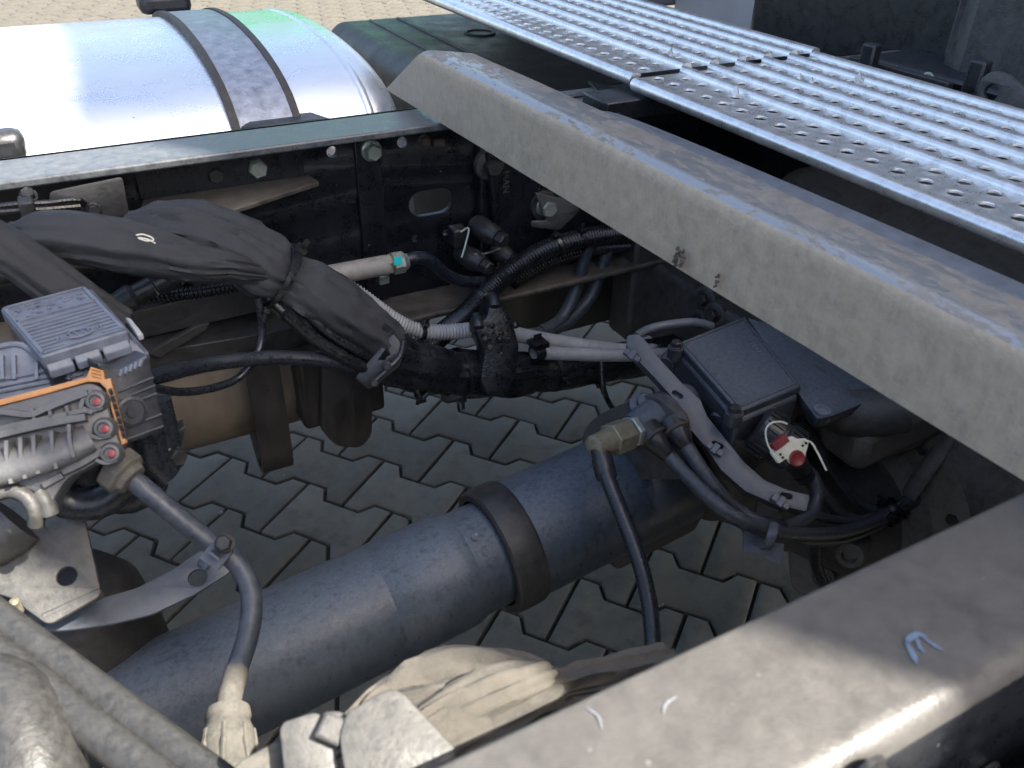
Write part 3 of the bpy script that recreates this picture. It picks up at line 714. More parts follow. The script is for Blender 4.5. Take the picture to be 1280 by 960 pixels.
# loose cables leaving the sleeve
for l, r_, mm in (([(356, 392, .19), (395, 425, .185), (440, 452, .18), (480, 470, .185), (540, 485, .20)], .0062, M_TAPE),
                  ([(372, 380, .2), (410, 415, .19), (450, 440, .185), (490, 462, .19)], .0055, M_TAPE),
                  ([(335, 372, .21), (372, 405, .195), (420, 440, .187), (470, 462, .186)], .0045, M_TAPE)):
    b = MB(); b.tube(Pth(l), r_, step=.006, seg=12); part('loose_cable', b, mm, wh)
def tie_at(px, py, Y_, d, r_, head=0, w_=.0045, mm=None, par=wh, oval=1.0):
    tie(par, A(px, py, Y=Y_), d, r_, mm or M_BCON, w_, head=head, oval=oval, up=(0, -.4, 1))
tie_at(349, 344, .226, (.7, -.08, -.62), .0305, head=-.3, w_=.006); tie_at(345, 348, .224, (.7, -.1, -.55), .0312, head=1.9, w_=.004)
tie_at(528, 460, .204, (.9, .03, -.25), .0265, head=2.6)
tie_at(575, 466, .208, (1, .05, -.12), .0265, head=2.4)
tie_at(688, 462, .224, (1, .1, 0), .0245, head=1.2); tie_at(742, 456, .234, (1, .15, 0), .0235, head=2.2)
b = MB(); b.tube(Pth([(520, 478, .185), (523, 490, .182), (527, 500, .18)]), .0022, step=.003, seg=8); b.tube(Pth([(545, 478, .185), (536, 490, .182), (527, 500, .18)]), .0022, step=.003, seg=8)
b.box(A(527, 500, Y=.18), (.008, .006, .004)); part('tie_tail', b, M_BCON, wh)
b = MB(); b.lathe(A(566, 478, Y=.215), (.1, -.5, -.9), [(0, .017), (.016, .017), (.019, .0145), (.02, .008)], seg=24); part('grommet', b, M_RING, wh)
# flat clamp plate round the bundle
bs = plane_basis(A(475, 455, Y=.172), (-.35, -.85, .35)); plate('clamp_plate', [rounded(UVs([(491, 416), (507, 436), (500, 458), (462, 488), (443, 473)], bs), .004)], bs, .005, M_PLAST, wh, bev=.001)
b = MB(); q = Pth([(505, 425, .17), (500, 445, .166), (484, 462, .163), (466, 479, .163)]); b.tube(q, .0028, step=.004, seg=8); part('clamp_edge', b, M_PLAST, wh)
for px, py in ((484, 458), (468, 478)): bolt(wh, A(px, py, Y=.163), (-.35, -.85, .35), .007, M_BLKBOLT)
# greasy cable clip standing on the bundle
cl = thing('cable_clip', A(625, 490, Y=.19), 'greasy black clip block gripping the bundle and the grey conduits', 'clip')
bs = plane_basis(A(622, 430, Y=.182), (-.15, -.9, .35))
plate('clip_body', [rounded(UVs([(597, 402), (608, 398), (613, 372), (624, 374), (640, 398), (650, 432), (646, 470), (634, 492), (610, 494), (600, 476), (606, 440), (594, 415)], bs), .005)], bs, .034, M_TAPE, cl, bev=.004)
for px, py, l in ((618, 376, .012), (598, 402, .012)):
    b = MB(); p = A(px, py, Y=.183); b.tube([p+V((0, .006, .002)), p+V((-.004, -.008, .004)), p+V((-.006, -.013, .001))], .0055, step=.003, seg=12); part('clip_ear', b, M_PLAST, cl)
for k_ in range(26):
    p = A(random.uniform(603, 645), random.uniform(405, 488), Y=.180); b = MB(); s = random.uniform(.002, .0045)
    b.lathe(p, (random.uniform(-.4, .4), -1, random.uniform(-.1, .6)), [(0, s), (s*.5, s*.85), (s*.8, s*.3)], seg=7); part('grease_lump', b, M_TAPE if k_ % 3 else M_RUST, cl)

# ------------------------------------------------------------------ conduits and pipes by the far rail
def con(name, l, r_, mm, label, cat, corr=True, group=None, pitch=.0036, ties=()):
    b = MB()
    if corr: b.corr(Pth(l), r_, pitch)
    else: b.tube(Pth(l), r_, step=.008, seg=16)
    o = part(name, b, mm, sharp=75); tag(o, label, cat, group); return o
c1 = con('grey_conduit', [(418, 352, .245), (448, 368, .240), (475, 388, .235), (505, 407, .228), (535, 415, .222), (575, 414, .220), (612, 411, .222), (655, 420, .224), (700, 428, .226), (750, 435, .23), (800, 438, .24), (860, 432, .26), (920, 415, .28)], .0088, M_GCON, 'pale grey corrugated conduit curving over the fabric bundle from the left', 'conduit', group='grey conduits')
c2 = con('grey_conduit', [(668, 440, .208), (700, 442, .212), (750, 444, .216), (800, 444, .226), (860, 438, .246), (920, 422, .268)], .0080, M_GCON, 'shorter pale grey corrugated conduit just below the longer one, right of the clip', 'conduit', group='grey conduits')
tie(c2, A(672, 440, Y=.2085), (1, .05, 0), .0085, M_TAPE, .012)
tie(c1, A(527, 413, Y=.223), (1, .02, -.2), .009, M_BCON, .004, head=.6)
c3 = con('black_conduit', [(525, 440, .235), (552, 418, .262), (583, 392, .29), (622, 352, .315), (670, 318, .325), (715, 301, .33), (770, 292, .34), (850, 286, .36), (950, 285, .38)], .0128, M_BCON, 'thick black corrugated conduit rising to the right towards the cross bar', 'conduit', pitch=.0042)
c4 = con('black_conduit', [(640, 352, .345), (690, 325, .35), (740, 311, .352), (800, 306, .36), (880, 305, .38)], .0105, M_BCON, 'thinner black corrugated conduit half hidden behind the thick one', 'conduit', pitch=.0042)
tie(c3, A(604, 372, Y=.304), (.62, .15, .6), .0132, M_PLAST, .006, head=.9); tie(c3, A(697, 307, Y=.328), (.9, .05, .3), .0132, M_BCON, .005, head=.2); tie(c3, A(726, 299, Y=.331), (.9, .05, .2), .0135, M_BCON, .005, head=.4)
con('air_hose', [(738, 300, .345), (726, 340, .345), (716, 372, .34), (700, 400, .33), (676, 415, .315)], .0085, M_DHOSE, 'dusty black hose hanging below the corrugated conduit, the left one', 'hose', False, 'hoses hanging behind the bundle')
con('air_hose', [(762, 300, .355), (752, 335, .352), (737, 372, .345), (714, 398, .335), (690, 412, .322), (660, 420, .31)], .0088, M_DHOSE, 'dusty black hose hanging below the corrugated conduit, the right one', 'hose', False, 'hoses hanging behind the bundle')
con('thin_cable', [(752, 452, .20), (753, 475, .19), (758, 497, .18), (770, 512, .19), (790, 500, .22)], .0032, M_TAPE, 'thin black cable looping below the grey conduits', 'cable', False)
gp = thing('air_pipe', A(440, 350, Y=.31), 'grey sleeved air pipe with a hex fitting and a turquoise paint dab', 'pipe')
b = MB(); b.tube(Pth([(360, 356, .31), (420, 343, .312), (484, 331, .315)]), .0112, n=10, seg=20); part('grey_sleeve', b, M_GPIPE, gp)
d = (A(505, 327, Y=.315)-A(484, 331, Y=.315)).normalized()
b = MB(); b.lathe(A(483, 331, Y=.315), d, [(0, .0118), (.005, .0118), (.006, .010)], seg=6); part('hex_nut', b, M_BRASS, gp, bev=.0006)
b = MB(); b.lathe(A(489, 330, Y=.315), d, [(0, .0100), (.001, .0128), (.013, .0128), (.015, .010), (.019, .0085)], seg=8); part('coupling', b, M_ZINC, gp, bev=.0006)
b = MB(); b.box(A(497, 326, Y=.3015), (.009, .0014, .009), Matrix.Rotation(rad(6), 3, 'Y')); part('paint_dab', b, M_TEAL, gp)
b = MB(); b.tube(Pth([(504, 327, .315), (522, 322, .315), (538, 326, .315), (556, 342, .317), (575, 351, .32), (598, 352, .325), (618, 344, .33), (640, 330, .335)]), .0072, step=.006, seg=16); part('bent_tube', b, M_HOSE, gp)
b = MB(); b.box(A(478, 347, Y=.322), (.012, .014, .012)); part('pipe_foot', b, M_ZINC, gp, bev=.002)

# casting and valve on the far web
cs = thing('web_casting', (.55, .38, .66), 'black casting bolted to the far rail web below the cross bar', 'casting')
x0 = A(598, 250, Y=.378).x
b = MB(); b.box((x0+.16, .381, .762), (.32, .017, .2)); part('base_plate', b, M_RAIL, cs, bev=.003)
b = MB(); q = Pth([(612, 190, .366), (617, 230, .366), (622, 300, .366), (625, 345, .366)]); b.tube(q, .006, step=.01, seg=10); part('casting_rib', b, M_RAIL, cs)
for px, py, s in ((614, 207, .020), (682, 258, .021)):
    p = A(px, py, Y=.366); b = MB(); b.lathe(p+V((0, .008, 0)), (0, -1, 0), [(0, .019), (.006, .018), (.007, .013)], seg=24); part('boss', b, M_CAST, cs)
    bolt(cs, p+V((0, .002, 0)), (-.1, -1, .05), s, M_ZINC if px > 650 else M_BLKBOLT, h=.75)
bs = plane_basis(A(690, 262, Y=.352), (-.2, -1, .15)); plate('lug_plate', [rounded(UVs([(668, 240), (712, 250), (726, 262), (700, 288), (664, 284), (664, 276), (684, 276)], bs), .004)], bs, .005, M_CAST, cs, bev=.001)
tc = bpy.data.curves.new('txt', 'FONT'); tc.body = 'MAN'; tc.size = .0125; tc.extrude = .0006
to = bpy.data.objects.new('txt', tc); C.objects.link(to); bpy.context.view_layer.update(); me = bpy.data.meshes.new_from_object(to); bpy.data.objects.remove(to)
o_ = A(629, 214, Y=.3722); Rm = Matrix((V((0, 0, -1)), V((1, 0, 0)), V((0, -1, 0)))).transposed()
for v_ in me.vertices: v_.co = Rm @ v_.co + o_ - ORG[cs.name]
me.materials.clear(); me.materials.append(M_CAST); part('cast_lettering', me, M_CAST, cs)
va = thing('air_valve', A(600, 340, Y=.37), 'small black valve with three capped ports on the far rail web', 'valve')
ad = V((.35, -.9, -.15)).normalized()
for px, py, r_, l in ((592, 280, .0135, .04), (574, 314, .0135, .04), (618, 312, .012, .03)):
    p = A(px, py, Y=.366); b = MB(); b.lathe(p, ad, [(0, r_*.8), (.004, r_), (l-.01, r_), (l-.006, r_*.85), (l, r_*.8)], seg=24); part('port', b, M_PLAST, va)
    bolt(va, p+ad*(l-.001), ad, r_*1.35, M_BLKBOLT, name='cap', flange=False)
b = MB(); b.tube([A(576, 290, Y=.35), A(586, 285, Y=.346), A(582, 305, Y=.342), A(577, 322, Y=.338)], .0014, step=.003, seg=8); part('spring_clip', b, M_ZINC, va)
b = MB(); b.tube([A(592, 318, Y=.335), A(610, 316, Y=.338), A(625, 310, Y=.345)], .0012, step=.003, seg=8); part('wire_link', b, M_ZINC, va)
b = MB(); b.box(A(572, 295, Y=.36), (.018, .02, .024)); part('valve_body', b, M_PLAST, va, bev=.003)

# ------------------------------------------------------------------ left: hanger plate, beams, hoses, air tank, bent straps
hp = thing('hanger_plate', A(110, 285, Y=.325), 'dark grey sheet bracket hanging from the far rail at the left edge', 'bracket')
bs = plane_basis(A(110, 255, Y=.325), (0, -1, .12), (1, 0, 0)); plate('sheet', [rounded(UVs([(62, 240), (153, 221), (162, 268), (150, 279), (60, 292)], bs), .004)], bs, .003, M_BEAM, hp, bev=.0008)
bolt(hp, A(117, 262, Y=.322), (0, -1, .1), .011, M_BLKBOLT); bolt(hp, A(36, 246, Y=.322), (0, -.6, .8), .012, M_BLKBOLT)
for l in ([(-30, 262, .318), (20, 256, .316), (60, 254, .316), (95, 250, .317), (105, 255, .32)], [(-30, 268, .315), (30, 263, .313), (55, 262, .313), (100, 258, .316)]):
    b = MB(); b.tube(Pth(l), .0032, step=.006, seg=10); part('wire', b, M_TAPE, hp)
b = MB(); p = A(35, 262, Y=.31); b.box(p, (.012, .02, .02)); part('wire_clamp', b, M_BEAM, hp, bev=.002)

def beam(name, xa, xb, ya, yb, za, zb, mm, label, cat, grp=None):
    b = MB(); b.box(((xa+xb)/2, (ya+yb)/2, (za+zb)/2), (xb-xa, yb-ya, zb-za)); o = part(name, b, mm, bev=.002); tag(o, label, cat, grp); return o
b = MB(); b.prism([A(x, y, Y=.278) for x, y in ((60, 418), (145, 396), (322, 352), (350, 380), (332, 388), (175, 424), (60, 452))], (0, .022, .002)); o = part('flat_bar', b, M_BEAM, bev=.001); tag(o, 'upper dusty black flat bar behind the fabric bundle', 'steel bar', 'steel bars under the bundle')
b = MB(); b.prism([A(x, y, Y=.258) for x, y in ((60, 474), (180, 442), (300, 422), (440, 396), (462, 452), (330, 452), (318, 442), (200, 474), (60, 508))], (0, .05, .004)); o = part('flat_bar', b, M_BEAM, bev=.001); tag(o, 'lower dusty black bar just above the tan air tank', 'steel bar', 'steel bars under the bundle')
b = MB(); b.prism([A(x, y, Y=.25) for x, y in ((185, 442), (246, 408), (262, 404), (258, 412), (200, 448))], (0, .006, 0)); o = part('flat_bar', b, M_BEAM, bev=.0006); tag(o, 'narrow dusty strip lying slantwise between the two black bars', 'steel bar', 'steel bars under the bundle')
con('air_hose', [(175, 478, .12), (200, 469, .14), (250, 457, .17), (300, 450, .18), (350, 447, .185), (400, 450, .185), (440, 458, .185), (490, 474, .19)], .0068, M_HOSE, 'shiny black hose running from the control unit to the bundle', 'hose', False)
con('thin_cable', [(322, 372, .205), (327, 400, .205), (326, 430, .20), (316, 452, .19), (296, 474, .185), (262, 486, .17), (225, 490, .15), (190, 485, .12)], .0036, M_HOSE, 'thin black cable looping down from the bundle in front of the tan tank', 'cable', False)
cp = thing('cable_plug', A(180, 375, Y=.25), 'black cable plug with a ribbed grey sleeve under the fabric bundle', 'plug')
b = MB(); b.lathe(A(140, 385, Y=.25), A(196, 354, Y=.25)-A(140, 385, Y=.25), [(0, .010), (.02, .012), (.024, .009), (.04, .009), (.042, .012), (.06, .012), (.062, .010)], seg=18); part('plug_body', b, M_PLAST, cp)
b = MB(); b.corr([A(192, 357, Y=.25), A(245, 335, Y=.25)], .0095, .0045, .002); part('ribbed_sleeve', b, M_GCON, cp)
b = MB(); b.corr(Pth([(130, 378, .27), (180, 372, .275), (240, 366, .28), (330, 352, .285)]), .007); o = part('thin_conduit', b, M_BCON, sharp=75); tag(o, 'thin black ribbed conduit lying in the shade above the upper flat bar', 'conduit')
for i_, l in enumerate(([(-20, 330, .29), (60, 322, .30), (120, 310, .31), (200, 300, .33)], [(-20, 348, .28), (70, 335, .29), (140, 325, .30), (220, 318, .31)])):
    con('old_pipe', l, .008, M_BEAM, ('upper', 'lower')[i_]+' of two dirty pipes crossing behind the left fabric sleeve', 'pipe', False, 'dirty pipes behind the sleeve')
tk = thing('air_tank', A(280, 560, Y=.34), 'tan dirty steel air tank below the far rail', 'air tank')
zb = A(285, 540, Y=.335).z; R_ = .085
b = MB(); b.lathe((-.30, .345, zb+R_*1.02), (1, 0, 0), [(0, R_*.5), (.01, R_*.85), (.03, R_), (.47, R_), (.49, R_*.85), (.50, R_*.5)], seg=40); part('cylinder', b, M_TAN, tk)
us = thing('bent_strap', A(330, 598, Y=.27), 'narrow black steel strap bent under the tan air tank, with a small hole', 'strap', 'black straps under the far rail')
xa, xb = A(314, 500, Y=.232).x, A(356, 500, Y=.232).x
zt, zl = A(335, 450, Y=.232).z, A(340, 594, Y=.245).z
prof = [(.232, zt), (.232, zl+.045), (.234, zl+.025), (.242, zl+.008), (.256, zl), (.270, zl+.004), (.282, zl+.018), (.34, zl+.11)]
def offset2(pr, t):
    out = []
    for i, p in enumerate(pr):
        a, c_ = V(pr[max(0, i-1)]), V(pr[min(len(pr)-1, i+1)]); dd = (c_-a).normalized(); out.append((p[0]-dd.y*t, p[1]+dd.x*t))
    return out
def strip_prof(pr, t, x0_, x1_):
    b = MB(); q = [(p.x, p.y) for p in smooth_path([V((y, z, 0)) for y, z in pr], 40)]; o2 = offset2(q, t); n = len(q)
    vs = []; 
    for i in range(n):
        for x, pp in ((x0_, q[i]), (x1_, q[i]), (x1_, o2[i]), (x0_, o2[i])): vs.append(V((x, pp[0], pp[1])))
    fs = [(0, 1, 2, 3), tuple((n-1)*4+i for i in (3, 2, 1, 0))]
    for i in range(n-1):
        for e in range(4): fs.append((i*4+e, i*4+(e+1) % 4, i*4+4+(e+1) % 4, i*4+4+e))
    return b.add(vs, fs)
part('bent_sheet', strip_prof(prof, .006, xa, xb), M_BLKST, us, sharp=40)
b = MB(); b.lathe(A(332, 488, Y=.2325), (0, -1, 0), [(0, .0052), (.0015, .0052), (.0016, .0035), (.0006, .003)], seg=20); part('rivet_hole', b, M_RING, us)
us2 = thing('bent_strap', A(430, 565, Y=.25), 'wide black steel hanger with rounded lower corners, right of the tan air tank', 'strap', 'black straps under the far rail')
bs = plane_basis(A(430, 510, Y=.228), (.05, -1, .1), (1, 0, 0)); plate('hanger_face', [rounded(UVs([(383, 452), (402, 455), (402, 538), (422, 560), (452, 561), (466, 545), (467, 470), (466, 452)], bs), .010, 6)], bs, .012, M_BLKST, us2, bev=.003)
x0 = A(362, 500, Y=.27).x
b = MB(); b.box((x0+.05, .262, .655), (.09, .05, .09)); part('hanger_block', b, M_BLKST, us2, bev=.006)

# ------------------------------------------------------------------ electronic control unit at the left edge
ec = thing('control_unit', A(90, 560, Y=.08), 'grey electronic control unit with ribbed lid and bright orange gasket', 'control unit')
zl_ = .85
lidc = [(0, 386), (107, 358), (160, 413), (51, 446)]
LC = [A(x, y, Z=zl_) for x, y in lidc]                     # far-left, far-right, near-right, near-left
def lid(u, v, dz=0): # u left->right, v near->far
    return LC[3].lerp(LC[2], u).lerp(LC[0].lerp(LC[1], u), v)+V((0, 0, dz))
b = MB(); b.prism([lid(0, 0), lid(1, 0), lid(1, 1), lid(0, 1)], (0, 0, -.010)); lo = part('lid', b, M_ECU, ec, bev=.0015)
b = MB()
def bar_uv(b, u0, v0, u1, v1, w_, h_, z0=0):
    p, q = lid(u0, v0, z0-.0004), lid(u1, v1, z0-.0004); d = (q-p).normalized(); n_ = V((-d.y, d.x, 0))*w_/2
    b.prism([p+n_, q+n_, q-n_, p-n_], (0, 0, h_+.0004))
for i in range(9): bar_uv(b, .06, .08+i*.062, .94 if i > 3 or i % 2 else .30, .08+i*.062, .0022, .0011)
for i in range(4):
    if i % 2 == 0: bar_uv(b, .74, .08+i*.062, .94, .08+i*.062, .0022, .0011)
for u in (.04, .96): bar_uv(b, u, .03, u, .97, .0025, .0014)
for v in (.03, .97, .66): bar_uv(b, .04, v, .96, v, .0025, .0014)
for i in range(26):
    u, v = random.uniform(.1, .85), random.uniform(.70, .93); bar_uv(b, u, v, u+random.uniform(.03, .1), v+random.uniform(-.02, .02), .0022, .0009)
part('lid_rib', b, M_ECU, lo)
b = MB(); ce = lid(.52, .17, .0012)
e1 = (LC[2]-LC[3]).normalized(); e2 = (LC[0]-LC[3]).normalized()
pts = [ce+e1*.0085*math.cos(t)+e2*.0055*math.sin(t) for t in [2*math.pi*i/20 for i in range(21)]]; b.tube(pts, .0008, n=40, seg=6)
for k_ in (-.006, -.002, .002, .006): b.prism([ce+e1*(k_+.0006)+e2*.003, ce+e1*(k_-.0006)+e2*.003, ce+e1*(k_-.0006)-e2*.003, ce+e1*(k_+.0006)-e2*.003], (0, 0, .0006))
for k_ in (-.014, -.0115, .0115, .014): b.prism([ce+e1*(k_+.0005)+e2*.003, ce+e1*(k_-.0005)+e2*.003, ce+e1*(k_-.0005)-e2*.003, ce+e1*(k_+.0005)-e2*.003], (0, 0, .0006))
part('cast_emblem', b, M_ECU, lo)
b = MB(); b.prism([lid(.02, .03, -.009), lid(.99, .03, -.009), lid(.99, .98, -.009), lid(.02, .98, -.009)], (0, 0, -.075)); part('housing', b, M_ECUD, ec, bev=.002)
# side lip with white latch
b = MB(); b.prism([A(107, 360, Z=.848), A(116, 362, Z=.848), A(186, 440, Z=.832), A(178, 444, Z=.832), A(160, 415, Z=.846)], (0, 0, -.006)); part('side_lip', b, M_ECU, ec, bev=.0008)
b = MB(); b.prism([A(158, 402, Z=.85), A(165, 404, Z=.85), A(181, 424, Z=.842), A(174, 426, Z=.842)], (0, 0, .004)); part('latch', b, M_GCON, ec, bev=.0006)
# stepped lip along the near edge of the lid
for u0, u1 in ((.02, .30), (.33, .62), (.65, .97)):
    p = [lid(u0, -.005, -.006), lid(u1, -.005, -.006), lid(u1, -.05, -.010), lid(u0, -.05, -.010)]; b = MB(); b.prism(p, (0, 0, -.006)); part('lip_block', b, M_ECU, ec, bev=.0008)
# sloping shoulder in front of the lid
nS = V((-.12, -.62, .78)); pS = A(100, 445, Z=.836); bsS = plane_basis(pS, nS)
plate('shoulder', [rounded(UVs([(-40, 452), (0, 432), (20, 428), (40, 433), (58, 452), (162, 420), (184, 444), (158, 449), (146, 458), (140, 468), (0, 500), (-40, 508)], bsS), .002)], bsS, .012, M_ECU, ec, bev=.001)
b = MB(); q = [A(x, y, pl=(pS+nS.normalized()*.002, nS)) for x, y in ((108, 430), (116, 444), (124, 456), (128, 466))]; b.tube(q, .0022, step=.004, seg=8); part('shoulder_rib', b, M_ECU, ec); b = MB()
q = [A(x, y, pl=(pS+nS.normalized()*.001, nS)) for x, y in ((-6, 434), (20, 430), (36, 436), (50, 450))]; b.tube(q, .002, step=.004, seg=8); part('shoulder_rib', b, M_ECU, ec)
for px in (4, 19, 47, 87):
    b = MB(); p, q2 = A(px, 446 if px < 40 else 456, pl=(pS, nS)), A(px+1, 476, pl=(pS, nS)); d = q2-p; s_ = d.cross(nS).normalized()*.0012
    b.prism([p+s_, q2+s_, q2-s_, p-s_], nS.normalized()*.004); part('shoulder_rib', b, M_ECU, ec)
for dy in (0, 8, 15):
    p = [A(x, y+dy, pl=(pS, nS)) for x, y in ((-40, 484), (0, 475), (60, 463), (104, 452))]; b = MB(); b.tube([q_+nS.normalized()*.001 for q_ in p], .0016, step=.006, seg=8); part('shoulder_bead', b, M_ECU, ec)
# dark ribbed box on the right
nD = V((.25, -.93, .28)); pD = A(170, 500, Y=.045); bsD = plane_basis(pD, nD)
plate('side_box', [rounded(UVs([(120, 452), (148, 462), (186, 442), (192, 470), (206, 532), (198, 542), (158, 556)], bsD), .003)], bsD, .07, M_ECUD, ec, bev=.002)
nDn = nD.normalized()
b = MB(); 
for (x0_, y0_, x1_, y1_) in ((148, 490, 192, 472), (152, 510, 196, 492), (156, 536, 202, 518), (158, 550, 204, 533), (150, 500, 194, 482)):
    b.tube([A(x0_, y0_, pl=(pD+nDn*.0004, nD)), A(x1_, y1_, pl=(pD+nDn*.0004, nD))], .0011, seg=6)
part('box_rib', b, M_ECUD, ec)
b = MB(); b.lathe(A(164, 514, pl=(pD, nD)), nD, [(0, .0105), (.002, .0105), (.0025, .0085), (.0015, .008), (.0015, .004), (.003, .0035)], seg=24); part('round_boss', b, M_ECUD, ec)
b = MB()
for k_ in range(5): 
    p = A(150+k_*6, 470-k_*3, pl=(pD+nDn*.001, nD)); q2 = A(153+k_*6, 462-k_*3, pl=(pD+nDn*.001, nD)); b.tube([p, q2], .0016, seg=6)
part('finger_grip', b, M_ECU, ec)
# cast front cover with ribs, and the orange gasket behind it
nF = V((-.12, -.78, .62)); pF = A(80, 540, Y=.022); nFn = nF.normalized(); bsF = plane_basis(pF, nF)
cov = plate('cover', [rounded(UVs([(-40, 520), (0, 508), (60, 492), (112, 478), (128, 484), (138, 520), (152, 560), (130, 574), (84, 598), (66, 625), (64, 642), (54, 640), (44, 615), (20, 608), (-40, 615)], bsF), .004)], bsF, .030, M_ECUC, ec, bev=.002)
bsG = plane_basis(pF+nFn*-.003, nF)
plate('gasket', [UVs([(-40, 510), (0, 499), (55, 485), (108, 471), (113, 458), (129, 463), (131, 474), (138, 472), (146, 505), (158, 553), (152, 557), (140, 515), (132, 486), (124, 478), (110, 477), (55, 493), (0, 507), (-40, 518)], bsG)], bsG, .007, M_ORANGE, ec, bev=.0008)
b = MB()
for k_ in range(7):
    p = A(139+k_*2.6, 490+k_*9, pl=(pF+nFn*-.0026, nF)); b.box(p, (.0022, .002, .0045), None)
part('gasket_slot', b, M_ECUD, ec)
b = MB()
for k_ in range(3):
    b.tube([A(115, 461+k_*4, pl=(pF+nFn*-.0022, nF)), A(127, 464+k_*4, pl=(pF+nFn*-.0022, nF))], .0007, seg=6)
part('gasket_grip', b, M_ORANGE, ec)
def fp(x, y, h=0): return A(x, y, pl=(pF+nFn*h, nF))
def frib(pts, w_, h_, nm='cover_rib', mm=None):
    b = MB(); P_ = smooth_path([fp(x, y, -.001) for x, y in pts], max(2, 4*len(pts))); vs = []; n_ = len(P_)
    for i in range(n_):
        d = (P_[min(i+1, n_-1)]-P_[max(0, i-1)]).normalized(); s_ = d.cross(nFn)*w_/2
        vs += [P_[i]+s_, P_[i]-s_, P_[i]-s_*.7+nFn*(h_+.001), P_[i]+s_*.7+nFn*(h_+.001)]
    fs = [(0, 1, 2, 3), tuple((n_-1)*4+i for i in (3, 2, 1, 0))]
    for i in range(n_-1):
        for e in range(4): fs.append((i*4+e, i*4+(e+1) % 4, i*4+4+(e+1) % 4, i*4+4+e))
    b.add(vs, fs); return part(nm, b, mm or M_ECUC, ec)
frib([(-40, 527), (0, 516), (40, 519), (60, 512), (90, 500), (112, 492)], .005, .007)      # upper ledge
frib([(-40, 548), (0, 537), (60, 524), (112, 513)], .004, .006)
frib([(-40, 556), (0, 545), (60, 531), (110, 522)], .006, .008)
for px in (44, 65, 87): frib([(px-1, 508 if px > 60 else 512), (px+2, 524)], .0028, .006)
for px, y0_, y1_ in ((17, 552, 604), (34, 548, 598), (50, 545, 592), (72, 540, 586), (93, 532, 572)): frib([(px, y0_), (px+1, (y0_+y1_)/2), (px+6, y1_)], .003, .015)
frib([(20, 578), (35, 572), (50, 565)], .0025, .006); frib([(80, 590), (105, 578), (130, 563)], .006, .005); frib([(56, 607), (80, 594)], .005, .004)
b = MB(); q = [fp(-30, 590, .002), fp(20, 580, .004), fp(70, 566, .004), fp(112, 548, .0)]; b.tube(q, lambda t: .015*(1-.2*t), n=14, seg=20, flat=.7); part('cover_bulge', b, M_ECUC, ec, sharp=60)
for px, py in ((122, 502), (132, 536), (140, 567)):
    b = MB(); b.lathe(fp(px, py, -.002), nF, [(0, .0078), (.004, .0072), (.008, .0055), (.0085, .0038), (.006, .0034)], seg=20); bo_ = part('screw_boss', b, M_ECUC, ec)
    b = MB(); b.lathe(fp(px, py, .005), nF, [(0, .0026), (.0016, .0024), (.0020, .0012)], seg=12); part('red_cap', b, M_RED, bo_)
    frib([(px-18, py+8), (px-6, py+12), (px+8, py+8)], .003, .005)
frib([(118, 516), (104, 512), (108, 496), (118, 490)], .0035, .005)
# cast half-round clamp and lug under the cover
b = MB(); q = [fp(-10, 618, .0), fp(14, 613, .001), fp(34, 622, .001), fp(44, 640, 0), fp(44, 655, -.006)]; b.tube(q, .0045, step=.004, seg=14); part('clamp_arch', b, M_DSTEEL, ec)
b = MB(); q = [fp(48, 615, -.003), fp(57, 628, -.003), fp(62, 643, -.005)]; b.tube(q, .0058, step=.004, seg=12); part('clamp_lug', b, M_DSTEEL, ec)
# gland nut and corrugated leads below the unit
gn = A(158, 594, Y=.02); gd = (A(200, 625, Y=.0)-gn).normalized()
b = MB(); b.lathe(gn-gd*.012, gd, [(0, .013), (.002, .016), (.012, .016), (.014, .012), (.018, .011)], seg=8); part('gland_nut', b, M_BOOT, ec, bev=.0008)
b = MB(); b.lathe(gn-gd*.022, gd, [(0, .012), (.0, .019), (.004, .0195), (.008, .019), (.009, .012)], seg=24); part('gland_ring', b, M_PLAST, ec)
b = MB(); b.tube(Pth([(178, 520, .075), (190, 570, .07), (208, 592, .068)]), .0125, step=.006, seg=18); part('rubber_lead', b, M_HOSE, ec)
b = MB(); b.tube(Pth([(196, 500, .085), (206, 540, .08), (214, 580, .078)]), .010, step=.006, seg=18); part('rubber_lead', b, M_HOSE, ec)
b = MB(); b.tube(Pth([(60, 605, .055), (85, 628, .05), (125, 628, .045), (160, 605, .045)]), .0115, step=.006, seg=18); part('rubber_lead', b, M_HOSE, ec)
b = MB(); b.tube(Pth([(95, 590, .07), (120, 615, .065), (165, 620, .062), (190, 600, .062)]), .013, step=.006, seg=18); part('rubber_lead', b, M_HOSE, ec)
bolt(ec, A(217, 570, Y=.07), (.4, -.8, .2), .014, M_BLKBOLT); b = MB(); b.prism([A(205, 550, Y=.08), A(232, 533, Y=.08), A(228, 556, Y=.08), A(212, 566, Y=.08)], (0, .012, 0)); part('mount_tab', b, M_PLAST, ec, bev=.001)

